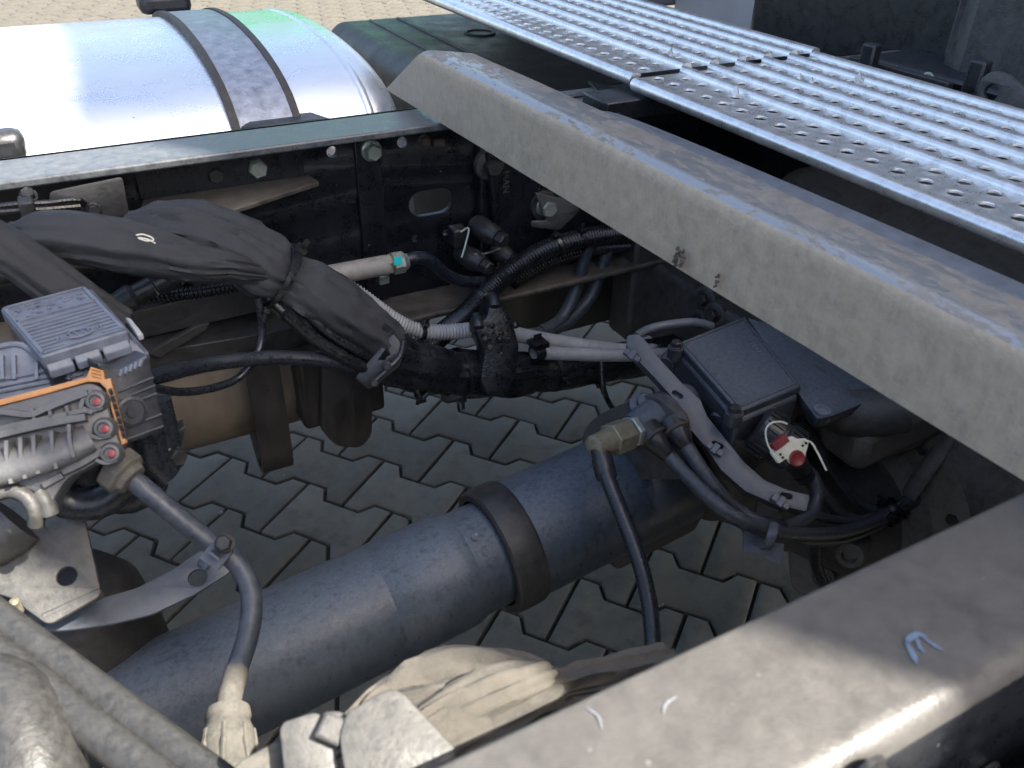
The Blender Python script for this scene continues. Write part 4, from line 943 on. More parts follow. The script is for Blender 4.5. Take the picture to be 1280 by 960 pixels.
# ------------------------------------------------------------------ hose from the unit down to the boot, with its clamp
hs = thing('brake_hose', A(285, 890, Y=-.12), 'blue-black brake hose bending from the control unit over the drive shaft', 'hose')
HP = Pth([(150, 588, .028), (175, 607, .015), (215, 640, .0), (262, 678, -.015), (296, 704, -.03), (314, 742, -.05), (311, 790, -.072), (296, 838, -.095), (287, 872, -.112), (285, 900, -.122)])
b = MB(); b.tube(HP, .0072, step=.005, seg=20); part('hose_body', b, M_DHOSE, hs)
b = MB(); q = HP[8]; dd = (HP[9]-HP[7]).normalized(); b.tube(HP[7:10], .0077, step=.005, seg=20); part('dusty_end', b, M_BOOT, hs)
cb_ = A(276, 690, Y=-.02); cdv = (HP[4]-HP[3]).normalized()
tie(hs, cb_, cdv, .0080, M_DSTEEL2, .010, name='clamp_band', head=.8)
bolt(hs, A(281, 680, Y=-.032), (-.2, -.6, .75), .011, M_BLKBOLT)
bt = thing('rubber_boot', A(285, 980, Y=-.16), 'chalky beige rubber boot where the brake hose enters below', 'boot')
d = (A(284, 985, Y=-.165)-A(285, 885, Y=-.118)).normalized()
b = MB(); b.lathe(A(285, 886, Y=-.118), d, [(0, .008), (.001, .0132), (.006, .0140), (.008, .0128), (.012, .0140), (.016, .0157), (.024, .0166), (.027, .0157), (.04, .019), (.055, .022), (.08, .026)], seg=28); part('boot_body', b, M_BOOT, bt, sharp=60)
b = MB()
for k_ in range(8):
    a = 2*math.pi*k_/8; n1 = d.orthogonal().normalized(); n2 = d.cross(n1); e = n1*math.cos(a)+n2*math.sin(a); p = A(285, 886, Y=-.118)
    b.tube([p+d*.016+e*.0150, p+d*.026+e*.0163, p+d*.075+e*.025], .0017, n=6, seg=6)
part('boot_rib', b, M_BOOT, bt)

# ------------------------------------------------------------------ brackets bottom left
ar = thing('arm_bracket', A(180, 750, Z=.672), 'curved dark blue-grey arm bracket holding the brake hose', 'bracket')
bs = plane_basis(A(200, 735, Z=.668), (-.05, -.42, .9))
h0 = UV(247, 722, bs)
plate('arm', [rounded(UVs([(50, 790), (58, 778), (110, 752), (170, 735), (215, 712), (250, 688), (268, 686), (291, 706), (286, 716), (245, 742), (190, 768), (140, 780), (90, 787)], bs), .004), circle(h0, .0066)], bs, .004, M_DSTEEL2, ar, bev=.001)
b = MB(); q = [A(252, 708, pl=(bs[0]+V((0, 0, .002)), bs[3])), A(262, 696, pl=(bs[0]+V((0, 0, .006)), bs[3])), A(272, 690, pl=(bs[0]+V((0, 0, .012)), bs[3]))]; b.tube(q, .006, step=.004, seg=10, flat=.4); part('arm_tongue', b, M_DSTEEL2, ar)
pb = thing('plate_bracket', A(60, 760, Z=.70), 'dusty sunlit steel plate bracket with two round holes at the left edge', 'bracket')
bs = plane_basis(A(70, 700, Z=.712), (-.1, -.50, .86))
plate('plate', [rounded(UVs([(-40, 655), (12, 668), (40, 655), (58, 634), (97, 630), (104, 640), (127, 744), (60, 782), (30, 760), (15, 748), (-5, 742), (-40, 740)], bs), .005), circle(UV(68, 650, bs), .0072), circle(UV(83, 720, bs), .0066)], bs, .005, M_DSTEEL, pb, bev=.0015)
b = MB(); p0, p1, p2, p3 = (A(x, y, pl=(bs[0], bs[3])) for x, y in ((52, 776), (127, 742), (122, 757), (62, 788)))
dn = V((0, .012, -.016)); b.prism([p0, p1, p1+dn, p0+dn], V((.0, .004, .003))); part('folded_lip', b, M_DSTEEL, pb, bev=.0015)
b = MB(); b.tube([A(-40, 680, Z=.725), A(-5, 672, Z=.728), A(22, 650, Z=.735)], .020, step=.008, seg=24); part('pipe_stub', b, M_DSTEEL, pb)
b = MB(); p = A(24, 764, Z=.708); b.lathe(p, (0, -.2, 1), [(0, .003), (.012, .003), (.013, .001)], seg=10); part('copper_pin', b, M_BRASS, pb)
sp = thing('air_spring', A(95, 760, Z=.45), 'black rubber air spring behind the dusty plate bracket', 'air spring')
c0 = A(92, 770, Z=.60)
b = MB(); b.lathe(V((c0.x, c0.y, .40)), (0, 0, 1), [(0, .05), (.03, .062), (.10, .066), (.17, .063), (.215, .056), (.235, .042), (.24, .01)], seg=44); part('bellows', b, M_RING, sp, sharp=60)
b = MB(); b.lathe(V((c0.x, c0.y, .0)), (0, 0, 1), [(.3, .05), (.40, .052)], seg=32); part('piston', b, M_CAST, sp)

# link rods bottom left
rd = thing('link_rod', A(120, 880, Z=.75), 'pair of dusty joined steel tubes slanting through the bottom left corner', 'link rod')
for (xa_, ya_), (xb_, yb_), r_ in (((-60, 729), (302, 1000), .0092), ((-60, 776), (243, 1010), .0096)):
    b = MB(); b.tube([A(xa_, ya_, Z=.775), A(xb_, yb_, Z=.762)], r_, n=10, seg=28); part('tube', b, M_ROD, rd)
b = MB(); b.tube([A(-60, 754, Z=.763), A(270, 1006, Z=.750)], .004, seg=10); part('weld_web', b, M_ROD, rd)
o = None
b = MB(); b.tube([A(-75, 870, Z=.77), A(-5, 880, Z=.77), A(30, 925, Z=.765), A(45, 985, Z=.755), A(50, 1060, Z=.74)], .0235, step=.008, seg=28)
tag(part('bent_pipe', b, M_ROD), 'thick dusty bent pipe in the very bottom left corner', 'pipe')
mp_ = thing('mounting_plate', A(110, 930, Z=.70), 'sunlit beige steel plate under the link rod with a dark round hole', 'plate')
bs = plane_basis(A(110, 920, Z=.705), (.05, -.25, .95)); 
plate('plate', [rounded(UVs([(38, 852), (60, 860), (90, 840), (240, 950), (260, 1010), (90, 1010), (62, 925)], bs), .003), circle(UV(150, 962, bs), .011)], bs, .006, M_BOOT, mp_, bev=.001)
b = MB(); b.prism([A(40, 856, Z=.70), A(62, 926, Z=.70), A(90, 1010, Z=.70), A(86, 1010, Z=.66), A(56, 926, Z=.66)], (-.002, 0, 0)); part('edge_fold', b, M_DSTEEL, mp_)

# ------------------------------------------------------------------ clamp bracket and dusty cloth wrap at the bottom
cbk = thing('clamp_bracket', A(450, 940, Z=.74), 'sunlit grey clamp bracket of two plates with a square-headed bolt, bottom centre', 'bracket')
bs = plane_basis(A(480, 920, Z=.826), (-.05, -.42, .9))
plate('upper_plate', [rounded(UVs([(431, 897), (436, 889), (470, 868), (492, 860), (505, 866), (572, 938), (560, 1010), (440, 1010), (428, 950), (424, 920)], bs), .0025)], bs, .005, M_DSTEEL, cbk, bev=.0012)
bs = plane_basis(A(390, 930, Z=.822), (-.1, -.45, .88))
plate('lower_plate', [rounded(UVs([(349, 912), (354, 902), (392, 890), (402, 893), (412, 915), (440, 1010), (360, 1010)], bs), .0025)], bs, .005, M_DSTEEL, cbk, bev=.0012)
plate('rear_plate', [rounded(UVs([(290, 955), (345, 925), (360, 935), (372, 1010), (270, 1010)], bs), .004)], plane_basis(A(390, 930, Z=.812), (-.1, -.45, .88)), .006, M_BOOT, cbk, bev=.0015)
b = MB(); q = A(413, 905, Z=.826); b.lathe(q-V((0, 0, .009)), (-.05, -.4, .9), [(0, .0095), (.005, .0095), (.006, .009)], seg=20); b.lathe(q-V((0, .001, .004)), (-.05, -.4, .9), [(0, .0078), (.006, .0078), (.0072, .0066)], seg=4); part('square_bolt', b, M_DSTEEL, cbk, bev=.0008)
cw = thing('cloth_wrap', A(600, 890, Z=.70), 'dust-caked beige fabric wrap lying beside the near rail, bottom centre', 'fabric wrap')
def PZ(l): return [A(x, y, Z=z) for x, y, z in l]
b = MB(); b.cloth(PZ([(450, 925, .775), (490, 890, .78), (530, 862, .785), (575, 846, .79), (630, 850, .79), (690, 866, .785)]), lambda t: .012+.003*math.sin(math.pi*t), lambda t: .009, 21, .0042, updir=(0, -.2, 1)); part('wrap', b, M_CLOTH, cw, sharp=80)
b = MB(); b.cloth(PZ([(500, 950, .80), (545, 915, .805), (595, 886, .808), (640, 866, .808), (676, 852, .804), (690, 850, .797)]), lambda t: .010+.006*math.sin(math.pi*min(1, t*.9+.1)), lambda t: .006, 25, .0030, pull=((1, .06, .5),), updir=(0, -.2, 1)); part('wrap_fold', b, M_CLOTH, cw, sharp=80)
b = MB(); b.cloth(PZ([(600, 920, .785), (650, 892, .788), (700, 868, .788), (745, 856, .784), (790, 848, .778), (840, 835, .77)]), .0095, .008, 29, .0036, pull=((.42, .05, .3),), updir=(0, -.2, 1)); part('wrap_fold', b, M_CLOTH, cw, sharp=80)
b = MB(); b.cloth(PZ([(430, 915, .79), (500, 880, .80), (560, 868, .803), (620, 855, .80)]), .006, .005, 33, .0014, updir=(0, -.2, 1)); part('wrap_fold', b, M_CLOTH, cw, sharp=80)

# ------------------------------------------------------------------ gearbox
gb = thing('gearbox', (.8, 0, .25), 'dark gearbox casting filling the shade between the rails on the right', 'gearbox')
GA = V((1, -.02, .03)).normalized(); g0 = V((.70, -.02, .49))
b = MB(); b.lathe(g0, GA, [(0, .05), (0, .095), (.02, .105), (.03, .145), (.05, .15), (.07, .175), (.16, .185), (.165, .205), (.185, .205), (.19, .19), (.30, .22), (.31, .25), (.33, .25), (.34, .23), (.6, .26), (.9, .28)], seg=56); part('casing', b, M_CAST2, gb, sharp=40)
b = MB(); b.lathe(sx(.51), g0+GA*.02-sx(.51), [(0, .046), (.05, .05), (.10, .062), (.20, .08), (.26, .09)], seg=32); part('output_neck', b, M_CAST, gb)
for k_ in range(18):
    a = 2*math.pi*k_/18; e = V((0, math.cos(a), math.sin(a)))
    b = MB(); p = g0+GA*.195+e*.188; q2 = g0+GA*.30+e*.218; tn = e.cross(GA)*.004; b.prism([p+tn, q2+tn, q2+e*.014+tn, p+e*.014+tn], -2*tn); part('casing_rib', b, M_CAST2, gb)
for k_ in range(16):
    a = 2*math.pi*(k_+.5)/16; e = V((0, math.cos(a), math.sin(a))); b = MB(); b.lathe(g0+GA*.150+e*.196, GA, [(0, .012), (.04, .013), (.042, .010)], seg=14); part('flange_lug', b, M_CAST2, gb); bolt(gb, g0+GA*.151+e*.196, -GA, .015, M_BLKBOLT)
for k_ in range(10):
    a = 2*math.pi*(k_+.2)/10; e = V((0, math.cos(a), math.sin(a))); bolt(gb, g0+GA*.029+e*.125, -GA, .015, M_BLKBOLT)
# lumps, bosses and brackets that catch a little light
b = MB(); b.lathe(A(1045, 560, X=.70), (-.7, -.6, .3), [(0, .03), (.02, .028), (.022, .02), (.016, .018)], seg=24); part('breather_boss', b, M_CAST2, gb)
for px, py, X_, r_ in ((1128, 582, .74, .016), (1098, 598, .72, .013), (1150, 560, .78, .012), (1060, 705, .62, .014)):
    b = MB(); p = A(px, py, X=X_); b.lathe(p+V((.03, .02, 0)), (-.8, -.5, .25), [(0, r_*1.3), (.03, r_*1.1), (.034, r_), (.036, r_*.6), (.030, r_*.5)], seg=20); part('boss', b, M_CAST2, gb)
bs = plane_basis(A(1080, 545, X=.66), (-.55, -.6, .55)); plate('lifting_lug', [rounded(UVs([(1040, 565), (1088, 528), (1100, 522), (1120, 548), (1112, 562), (1062, 566)], bs), .004), circle(UV(1105, 543, bs), .006)], bs, .014, M_CAST2, gb, bev=.002)
b = MB(); b.tube([A(1075, 560, X=.68), A(1125, 555, X=.70), A(1165, 535, X=.74), A(1180, 520, X=.78)], .010, step=.008, seg=14); part('oil_pipe', b, M_CAST2, gb)
b = MB(); b.tube([A(1135, 620, X=.70), A(1170, 570, X=.72), A(1200, 520, X=.76)], .009, step=.01, seg=12, flat=.4); part('strut', b, M_CAST2, gb)
b = MB(); b.box((.70, .02, .655), (.20, .22, .05), Matrix.Rotation(rad(-4), 3, 'Y')); part('top_cover', b, M_CAST2, gb, bev=.012)
b = MB(); b.box((.95, 0, .66), (.4, .5, .30)); part('bell_housing', b, M_CAST2, gb, bev=.04)
# sensor box on top
sb = thing('sensor_box', A(925, 520, Z=.65), 'flat dark grey sensor housing with a bolted lid on top of the gearbox', 'housing')
zs_ = .715
SBc = [A(847, 428, Z=zs_), A(931, 395, Z=zs_), A(1002, 482, Z=zs_), A(924, 514, Z=zs_)]
b = MB(); b.prism(SBc, (0, 0, -.009)); ld = part('lid', b, M_BOX, sb, bev=.002)
def sbp(u, v, dz=0): return SBc[0].lerp(SBc[1], u).lerp(SBc[3].lerp(SBc[2], u), v)+V((0, 0, dz))
b = MB()
for a, c_ in (((.05, .04), (.95, .04)), ((.95, .04), (.95, .96)), ((.95, .96), (.05, .96)), ((.05, .96), (.05, .04))):
    b.tube([sbp(*a, .0002), sbp(*c_, .0002)], .0012, seg=6)
part('lid_bead', b, M_BOX, ld)
b = MB(); e1 = (SBc[3]-SBc[0]).normalized(); e2 = V((0, 0, 1)).cross(e1)       # a worn embossed mark, too faint to read
for k_ in range(6):
    p = sbp(.80, .32, .0001)+e1*.0052*k_; b.prism([p+e1*.0008+e2*.0022, p-e1*.0008+e2*.0022, p-e1*.0008-e2*.0022, p+e1*.0008-e2*.0022], (0, 0, .0005))
part('embossed_mark', b, M_ECU, ld)['kind'] = 'stuff'
b = MB(); b.prism([sbp(-.02, .03, -.008), sbp(.97, .03, -.008), sbp(.97, 1.02, -.008), sbp(-.02, 1.02, -.008)], (-.004, -.002, -.050)); part('body', b, M_BOX, sb, bev=.004)
for u, v in ((.02, .03), (.03, .97)):
    b = MB(); b.lathe(sbp(u, v, -.012)+V((-.008, -.003, 0)), (0, 0, 1), [(0, .008), (.012, .008)], seg=16); part('screw_lug', b, M_BOX, sb); bolt(sb, sbp(u, v, 0)+V((-.008, -.003, 0)), (0, 0, 1), .011, M_BLKBOLT)
b = MB(); q = [A(x, y, Z=zs_-.05) for x, y in ((838, 452), (850, 470), (868, 492), (905, 530))]; b.tube([p_+V((-.004, 0, 0)) for p_ in q], .006, step=.006, seg=10); part('body_bead', b, M_BOX, sb)
for px, py in ((842, 455), (908, 527)):
    b = MB(); b.lathe(A(px, py, Z=zs_-.03)+V((.02, .01, 0)), (-1, -.3, -.1), [(0, .016), (.022, .013), (.030, .011), (.031, .006)], seg=18); part('body_lug', b, M_BOX, sb)
bs = plane_basis(A(1000, 450, Z=.71), (-.02, -.12, .99))
plate('cover_wing', [rounded(UVs([(934, 396), (1010, 420), (1105, 470), (1090, 500), (1040, 520), (1022, 524), (1004, 500)], bs), .004), circle(UV(1027, 515, bs), .0035)], bs, .012, M_BOX, sb, bev=.002)
b = MB(); b.lathe(A(1027, 515, Z=.713), (0, -.1, 1), [(0, .0075), (.003, .0075), (.0032, .0055), (.001, .0048)], seg=18); part('eyelet', b, M_ECU, sb)
b = MB(); b.tube([A(1010, 480, Z=.685), A(1060, 515, Z=.68), A(1130, 510, Z=.69)], .024, step=.01, seg=20); part('cover_skirt', b, M_CAST, sb)

# cable guide
cg = thing('cable_guide', A(900, 600, Z=.64), 'curved grey plastic cable guide channel in front of the sensor housing', 'cable guide')
bs = plane_basis(A(850, 500, Z=.705), (-.30, -.50, .80))
gl = [(784, 419), (783, 432), (799, 452), (822, 476), (843, 500), (848, 520), (880, 556), (902, 588), (932, 614), (972, 632), (1008, 639)]
gr = [(1013, 619), (984, 612), (956, 600), (931, 578), (906, 547), (884, 520), (876, 500), (852, 478), (826, 450), (806, 424), (798, 417)]
hl = [slot(UV(x, y, bs), .011, .0025, ang) for x, y, ang in ((847, 493, -.6), (897, 556, -.5), (983, 620, -.2))]
plate('channel_top', [rounded(UVs(gl+gr, bs), .003)]+hl, bs, .004, M_GUIDE, cg, bev=.0008)
q = [A(x, y, pl=(bs[0], bs[3])) for x, y in gl[1:]]; b = MB(); dn = -bs[3]*.012
for i in range(len(q)-1): b.prism([q[i], q[i+1], q[i+1]+dn, q[i]+dn], V((.002, .001, 0)))
part('channel_lip', b, M_CAST, cg)
b = MB(); b.tube([A(796, 420, Z=.72), A(812, 411, Z=.722), A(840, 405, Z=.724), A(870, 403, Z=.722), A(890, 408, Z=.715)], .0045, step=.005, seg=12); part('guide_arm', b, M_GUIDE, cg)
for px, py in ((790, 445), (893, 562), (975, 628)):
    b = MB(); p = A(px, py, pl=(bs[0]+bs[3]*.002, bs[3])); R3 = Matrix((bs[1], bs[2], bs[3])).transposed() @ Matrix.Rotation(rad(-38), 3, 'Z'); b.box(p, (.017, .006, .006), R3); b.box(p+bs[3]*.003, (.006, .010, .004), R3); part('tie_head', b, M_GUIDE, cg, bev=.0008)
ck = thing('cable_holder', A(955, 705, Y=-.10), 'pale grey holder plate strapping the cables below the guide', 'clip')
bs2 = plane_basis(A(955, 680, Y=-.105), (-.4, -.7, .5)); plate('holder_plate', [rounded(UVs([(930, 660), (948, 664), (952, 672), (966, 676), (981, 680), (977, 706), (960, 700), (957, 694), (948, 694), (929, 690)], bs2), .002)], bs2, .004, M_ECU, ck, bev=.0008)
bs2 = plane_basis(A(960, 640, Y=-.085), (-.4, -.7, .5)); plate('holder_stem', [rounded(UVs([(946, 626), (980, 634), (978, 662), (944, 656)], bs2), .003)], bs2, .004, M_CAST, ck, bev=.0008)
b = MB(); b.tube(Pth([(968, 655, -.112), (965, 668, -.122), (960, 682, -.122), (951, 684, -.115)]), .0042, step=.003, seg=10, flat=.5); part('strap', b, M_GUIDE, ck)

# T block, brass fitting and drooping hose
tb = thing('valve_block', A(810, 560, Y=.0), 'dark cast valve block with two capped cable boots over the shaft end', 'valve')
b = MB(); b.tube(Pth([(792, 541, .0), (815, 528, .005), (845, 512, .02), (865, 500, .04)]), lambda t: .017+.006*math.sin(math.pi*t), n=16, seg=24); part('block', b, M_BOX, tb)
b = MB(); b.lathe(A(806, 513, Y=.02), (-.1, -.3, 1), [(0, .017), (.008, .016), (.010, .010), (.013, .009)], seg=20); part('block_cap', b, M_BOX, tb)
bs = plane_basis(A(780, 520, X=.415), (-1, -.1, .1)); plate('back_disc', [rounded(UVs([(727, 560), (727, 543), (736, 527), (760, 512), (795, 498), (815, 492), (850, 520), (860, 600), (790, 600)], bs), .010)], bs, .012, M_CAST, tb, bev=.002)
for l, r_ in (([(806, 535, -.005), (821, 553, -.02), (836, 571, -.032)], .0135), ([(838, 525, -.012), (849, 543, -.026), (860, 561, -.038)], .0125)):
    b = MB(); b.tube(Pth(l), lambda t, r_=r_: r_*(1.0 if t < .35 else .9 if t < .4 else (.9-.42*(t-.4)/.6)), n=22, seg=22); part('cable_boot', b, M_PLAST, tb)
    b = MB(); p0, p1 = Pth(l)[:2]; b.lathe(p0.lerp(p1, .55), p1-p0, [(0, r_*.9), (.001, r_*1.07), (.003, r_*1.07), (.004, r_*.9)], seg=22); part('boot_ring', b, M_RUST, tb)
bf_ = thing('brass_elbow', A(745, 575, Y=-.02), 'corroded brass elbow fitting with hex nut beside the shaft seal', 'fitting')
d = (A(798, 537, Y=-.005)-A(742, 560, Y=-.015)); p0 = A(740, 560, Y=-.015); L_f = d.length; d.normalize()
b = MB(); b.lathe(p0, d, [(0, .006), (.002, .0105), (.022, .0115), (.023, .0128)], seg=16); part('elbow_body', b, M_BRASS, bf_)
b = MB(); b.lathe(p0+d*.021, d, [(0, .012), (.001, .0155), (.022, .0155), (.024, .013)], seg=6); part('hex_nut', b, M_BRASS, bf_, bev=.001)
b = MB(); b.lathe(p0+d*.046, d, [(0, .0115), (.001, .0148), (.007, .0148), (.009, .012)], seg=6); part('lock_nut', b, M_ZINC, bf_, bev=.001)
b = MB(); b.lathe(A(749, 560, Y=-.016), A(757, 592, Y=-.03)-A(749, 560, Y=-.016), [(0, .008), (.008, .0085), (.010, .0095), (.026, .0095), (.028, .008)], seg=18); part('ferrule', b, M_PLAST, bf_)
o = con('air_hose', [(753, 578, -.024), (762, 605, -.04), (778, 645, -.062), (797, 695, -.09), (810, 745, -.115), (816, 800, -.14), (815, 850, -.16), (812, 900, -.17)], .0070, M_HOSE, 'glossy blue-black hose drooping from the brass elbow to behind the near rail', 'hose', False)

# cables to the right
GC = 'cables gathered right of the cable guide'
con('signal_cable', [(834, 568, -.03), (856, 592, -.05), (884, 620, -.075), (912, 643, -.095), (945, 658, -.108), (985, 667, -.11), (1030, 668, -.105), (1070, 660, -.10), (1105, 645, -.095)], .0068, M_CABLE, 'left of two thick black cables sweeping from the valve block under the guide', 'cable', False, GC)
con('signal_cable', [(858, 558, -.036), (876, 586, -.055), (900, 618, -.075), (925, 640, -.085), (955, 655, -.10), (985, 657, -.10), (1010, 645, -.095), (1021, 622, -.085), (1018, 600, -.075), (1008, 588, -.065)], .0068, M_CABLE, 'right of two thick black cables from the valve block, curling up to the tagged plug', 'cable', False, GC)
con('signal_cable', [(1000, 583, -.07), (1012, 600, -.07), (1030, 622, -.078), (1052, 645, -.085), (1080, 652, -.09), (1108, 640, -.092)], .0070, M_CABLE, 'thick black cable leaving the plug with the cream tag', 'cable', False, GC)
con('signal_cable', [(1000, 524, -.03), (1014, 545, -.035), (1032, 572, -.045), (1050, 600, -.058), (1075, 630, -.075), (1105, 642, -.09)], .0052, M_CABLE, 'thin black cable running down from the sensor housing to the knot', 'cable', False, GC)
con('signal_cable', [(978, 632, -.09), (1010, 641, -.09), (1045, 650, -.09), (1085, 648, -.092), (1112, 636, -.092)], .0048, M_CABLE, 'thin black cable running from the end of the guide to the knot', 'cable', False, GC)
con('signal_cable', [(975, 668, -.105), (1010, 676, -.105), (1050, 674, -.10), (1085, 662, -.097), (1112, 646, -.094)], .0055, M_CABLE, 'lowest black cable sagging between the holder plate and the knot', 'cable', False, GC)
con('signal_cable', [(1020, 672, -.09), (1018, 690, -.085), (1022, 712, -.085), (1032, 735, -.08), (1045, 760, -.07)], .0062, M_TAPE, 'black cable hanging straight down below the sagging cables', 'cable', False, GC)
kn = thing('cable_bundle', A(1110, 650, Y=-.093), 'bundled black cable trunk with a loop of ties leading right into the shade', 'cable')
b = MB(); b.tube(Pth([(1095, 648, -.093), (1120, 636, -.092), (1150, 620, -.09), (1190, 600, -.08), (1240, 575, -.07), (1300, 550, -.06)]), .0085, step=.008, seg=16); part('trunk', b, M_CABLE, kn)
b = MB(); b.tube(Pth([(1105, 652, -.09), (1135, 640, -.085), (1170, 622, -.08), (1230, 605, -.07), (1300, 590, -.06)]), .0075, step=.008, seg=14); part('trunk', b, M_CABLE, kn)
for px, py in ((1112, 640), (1122, 635), (1105, 646)): tie(kn, A(px, py, Y=-.092), (.8, .1, .5), .013, M_BCON, .005, head=random.uniform(-1, 1))
tie(kn, A(1172, 608, Y=-.083), (.8, .1, .4), .012, M_BCON, .004); tie(kn, A(1222, 588, Y=-.073), (.8, .1, .3), .012, M_BCON, .004)

# tagged plug
pg = thing('round_plug', A(985, 585, Y=-.05), 'black ribbed round plug under the sensor housing', 'plug')
pdv = (A(990, 562, Y=-.085)-A(952, 535, Y=-.06)).normalized(); p0 = A(946, 532, Y=-.055)
b = MB(); b.lathe(p0, pdv, [(0, .018), (.002, .021), (.020, .0215), (.021, .018), (.024, .018), (.026, .020), (.040, .0195), (.044, .015)], seg=36); part('plug_shell', b, M_PLAST, pg)
b = MB(); n1 = pdv.orthogonal().normalized(); n2 = pdv.cross(n1)
for k_ in range(22):
    a = 2*math.pi*k_/22; e = n1*math.cos(a)+n2*math.sin(a); tn = e.cross(pdv)*.0011
    for s0, s1, rr in ((.003, .019, .0208), (.027, .039, .0192)):
        b.prism([p0+pdv*s0+e*rr+tn, p0+pdv*s1+e*rr+tn, p0+pdv*s1+e*(rr+.002)+tn, p0+pdv*s0+e*(rr+.002)+tn], -2*tn)
part('grip_rib', b, M_PLAST, pg)
b = MB(); b.tube(Pth([(980, 560, -.055), (992, 574, -.065), (1002, 590, -.072)]), lambda t: .013-.003*t, n=10, seg=18); part('strain_relief', b, M_PLAST, pg)
b = MB(); b.lathe(A(1004, 592, Y=-.073), (.5, -.2, -.6), [(0, .0095), (.006, .0095), (.007, .008)], seg=18); part('sleeve_ring', b, M_HOSE, pg)
tg = thing('seal_tag', A(990, 585, Y=-.09), 'cream plastic seal tag with red button on the black plug', 'tag')
bs = plane_basis(A(988, 566, Y=-.135), (-.25, -.8, .55))
plate('tag_body', [rounded(UVs([(964, 566), (972, 556), (980, 558), (982, 549), (990, 545), (998, 549), (1008, 548), (1012, 553), (1008, 566), (1006, 578), (998, 583), (988, 579), (984, 573), (974, 580)], bs), .0015)], bs, .004, M_TAG, tg, bev=.0008)
b = MB(); b.lathe(A(996, 573, pl=(bs[0], bs[3])), bs[3], [(0, .0066), (.0012, .0064), (.0018, .0055), (.0012, .004), (.001, .001)], seg=24); part('red_button', b, M_RED, tg)
b = MB(); R3 = Matrix((bs[1], bs[2], bs[3])).transposed() @ Matrix.Rotation(rad(35), 3, 'Z'); b.box(A(974, 553, pl=(bs[0], bs[3])), (.014, .007, .006), R3); part('red_clip', b, M_RED, tg, bev=.0008)
b = MB()
for px, py in ((1003, 557), (1007, 554), (978, 572), (975, 568)): b.lathe(A(px, py, pl=(bs[0]-bs[3]*.0004, bs[3])), bs[3], [(0, .0012), (.0008, .0011)], seg=8)
part('tag_dot', b, M_PLAST, tg)
b = MB(); b.tube([A(x, y, pl=(bs[0]+bs[3]*.004, bs[3])) for x, y in ((968, 570), (960, 556), (957, 540), (962, 530), (975, 527), (984, 530))], .0008, step=.003, seg=6); b.tube([A(x, y, pl=(bs[0]+bs[3]*.003, bs[3])) for x, y in ((1004, 550), (1014, 553), (1022, 566), (1028, 578), (1033, 588))], .0008, step=.003, seg=6); part('tag_wire', b, M_TAG, tg)

# grey panel at the right edge and dark parts beyond the walkway
b = MB(); b.lathe((1.02, -.12, .30), (0, 0, 1), [(0, .10), (.02, .11), (.36, .11), (.38, .10), (.39, .05)], seg=48)
tag(part('air_filter_can', b, M_ECU), 'pale blue-grey rounded can at the right edge under the cross bar', 'canister')
cm = thing('rear_crossmember', (1.0, .3, .55), 'black chassis crossmember in the shade beyond the walkway', 'crossmember')
b = MB(); b.box((1.06, .05, .74), (.10, .62, .30)); part('beam', b, M_RAIL, cm, bev=.006)
for px, py in ((1075, 95), (1207, 120)):
    p = A(px, py, X=.96); b = MB(); b.box(p+V((.01, 0, -.06)), (.016, .022, .20)); part('post', b, M_PLAST, cm, bev=.003)
p = A(1124, 86, X=.99); b = MB(); b.box(p+V((0, 0, -.01)), (.012, .16, .022)); part('pale_ledge', b, M_BEAM, cm, bev=.002)
bs = plane_basis(A(1245, 115, X=.93), (-1, -.1, .1)); plate('eye_plate', [rounded(UVs([(1218, 120), (1225, 98), (1240, 88), (1258, 92), (1285, 115), (1320, 150), (1320, 180), (1255, 155), (1225, 140)], bs), .008), circle(UV(1238, 116, bs), .0085)], bs, .010, M_CAST, cm, bev=.002)
bolt(cm, A(1160, 100, X=1.0), (-1, 0, 0), .016, M_ZINC)
b = MB(); b.box((1.36, .95, .80), (.04, .52, .34)); tag(part('toolbox', b, M_PANEL, bev=.01), 'plain light grey box front behind the walkway, near the top edge', 'toolbox')
b = MB(); b.box((1.26, .50, .68), (.30, .42, .62)); tag(part('battery_box', b, M_PLAST, bev=.02), 'black box in the shade beyond the walkway, next to the light panel', 'box')
b = MB(); b.box((1.5, 0, .70), (.9, .58, .75)); tag(part('shade_engine_block', b, M_CAST, bev=.05), 'dark engine mass added under the cab to block light', 'engine')  # added mass that keeps light out from under the cab

gm = thing('gearbox_mount', (.66, .2, .5), 'black crossmember carrying the gearbox, in the dark behind the bundle', 'crossmember')
b = MB(); b.box((.70, .24, .60), (.07, .30, .11)); part('beam', b, M_CAST, gm, bev=.008)
b = MB(); b.box((.66, .36, .62), (.05, .05, .16)); part('end_bracket', b, M_CAST, gm, bev=.006)
for px, py in ((876, 372), (888, 392), (870, 400)):
    p = A(px, py, X=.66); b = MB(); b.lathe(p+V((.02, 0, 0)), (-1, -.3, .1), [(0, .016), (.02, .015), (.022, .010)], seg=16); part('boss', b, M_CAST, gm); bolt(gm, p+V((0, -.006, .002)), (-1, -.3, .1), .017, M_BLKBOLT)

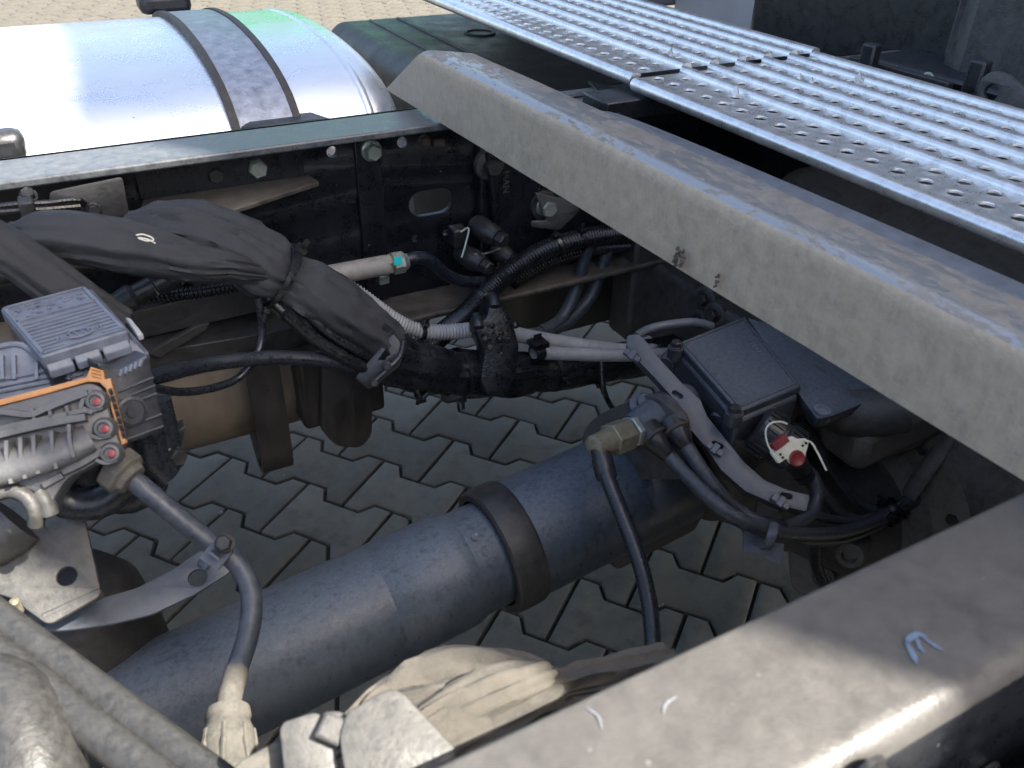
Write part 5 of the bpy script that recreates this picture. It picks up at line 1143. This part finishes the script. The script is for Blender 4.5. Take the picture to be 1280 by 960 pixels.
# rough casting face that shows between the cables
pC = A(1110, 580, Y=-.01); nC = V((-.62, -.52, .58)); bsC = plane_basis(pC, nC); nCn = nC.normalized()
plate('side_casting', [rounded(UVs([(1035, 500), (1075, 470), (1140, 480), (1195, 525), (1238, 565), (1245, 660), (1150, 720), (1050, 760), (990, 740), (985, 690), (1000, 650), (1055, 640), (1040, 570)], bsC), .012)], bsC, .07, M_CAST2, gb, bev=.006)
def cp_(x, y, h=0): return A(x, y, pl=(pC+nCn*h, nC))
for l, w_ in (([(1045, 560), (1090, 556), (1130, 540), (1165, 515)], .007), ([(1060, 630), (1100, 590), (1135, 560), (1190, 545)], .006), ([(1130, 640), (1150, 600), (1180, 560)], .005), ([(1000, 690), (1060, 690), (1130, 670), (1200, 630)], .006), ([(1090, 480), (1100, 520), (1085, 560), (1050, 585)], .008)):
    b = MB(); b.tube([cp_(x, y, .001) for x, y in l], w_, step=.008, seg=12); part('cast_web', b, M_CAST2, gb)
for px, py, r_ in ((1105, 543, .014), (1126, 586, .017), (1092, 602, .013), (1152, 560, .013), (1062, 706, .015), (1180, 590, .012), (1030, 720, .012)):
    b = MB(); b.lathe(cp_(px, py, -.002), nC, [(0, r_*1.25), (.010, r_), (.012, r_*.9), (.0125, r_*.6), (.008, r_*.5)], seg=22); part('bolt_boss', b, M_CAST2, gb)
    if r_ > .0125: bolt(gb, cp_(px, py, .007), nC, r_*.9, M_BLKBOLT)

# ------------------------------------------------------------------ green lorry parked across the yard (seen only as a reflection)
gt = thing('parked_lorry', (2.75, 10.5, 0), 'bright green lorry parked across the yard, mirrored in the silver tank', 'lorry')
b = MB(); b.box((2.75, 10.6, 2.25), (2.4, 2.2, 2.5)); part('cab_shell', b, M_GREEN, gt, bev=.15)
b = MB(); b.box((2.75, 9.49, 2.35), (2.1, .03, .85)); part('windscreen', b, M_GLASS, gt, bev=.01)
b = MB(); b.box((2.75, 9.45, .75), (2.45, .2, .5)); part('bumper', b, M_PLAST, gt, bev=.05)
for xx in (1.9, 3.9):
    b = MB(); b.lathe((xx-.15, 10.7, .5), (1, 0, 0), [(0, .35), (0, .48), (.03, .5), (.27, .5), (.3, .48), (.3, .35)], seg=32); part('wheel', b, M_RING, gt)
for xx in (2.0, 3.8):
    b = MB(); b.box((xx, 9.335, .82), (.35, .03, .16)); part('headlamp', b, M_WHITE, gt, bev=.01)

# pieces too small to pick apart stay joined
for o in bpy.data.objects:
    if o.name.split('.')[0] in ('lid_rib', 'box_rib', 'finger_grip', 'gasket_slot', 'gasket_grip', 'grip_rib', 'tag_dot', 'boot_rib', 'tag_wire'): o['kind'] = 'stuff'
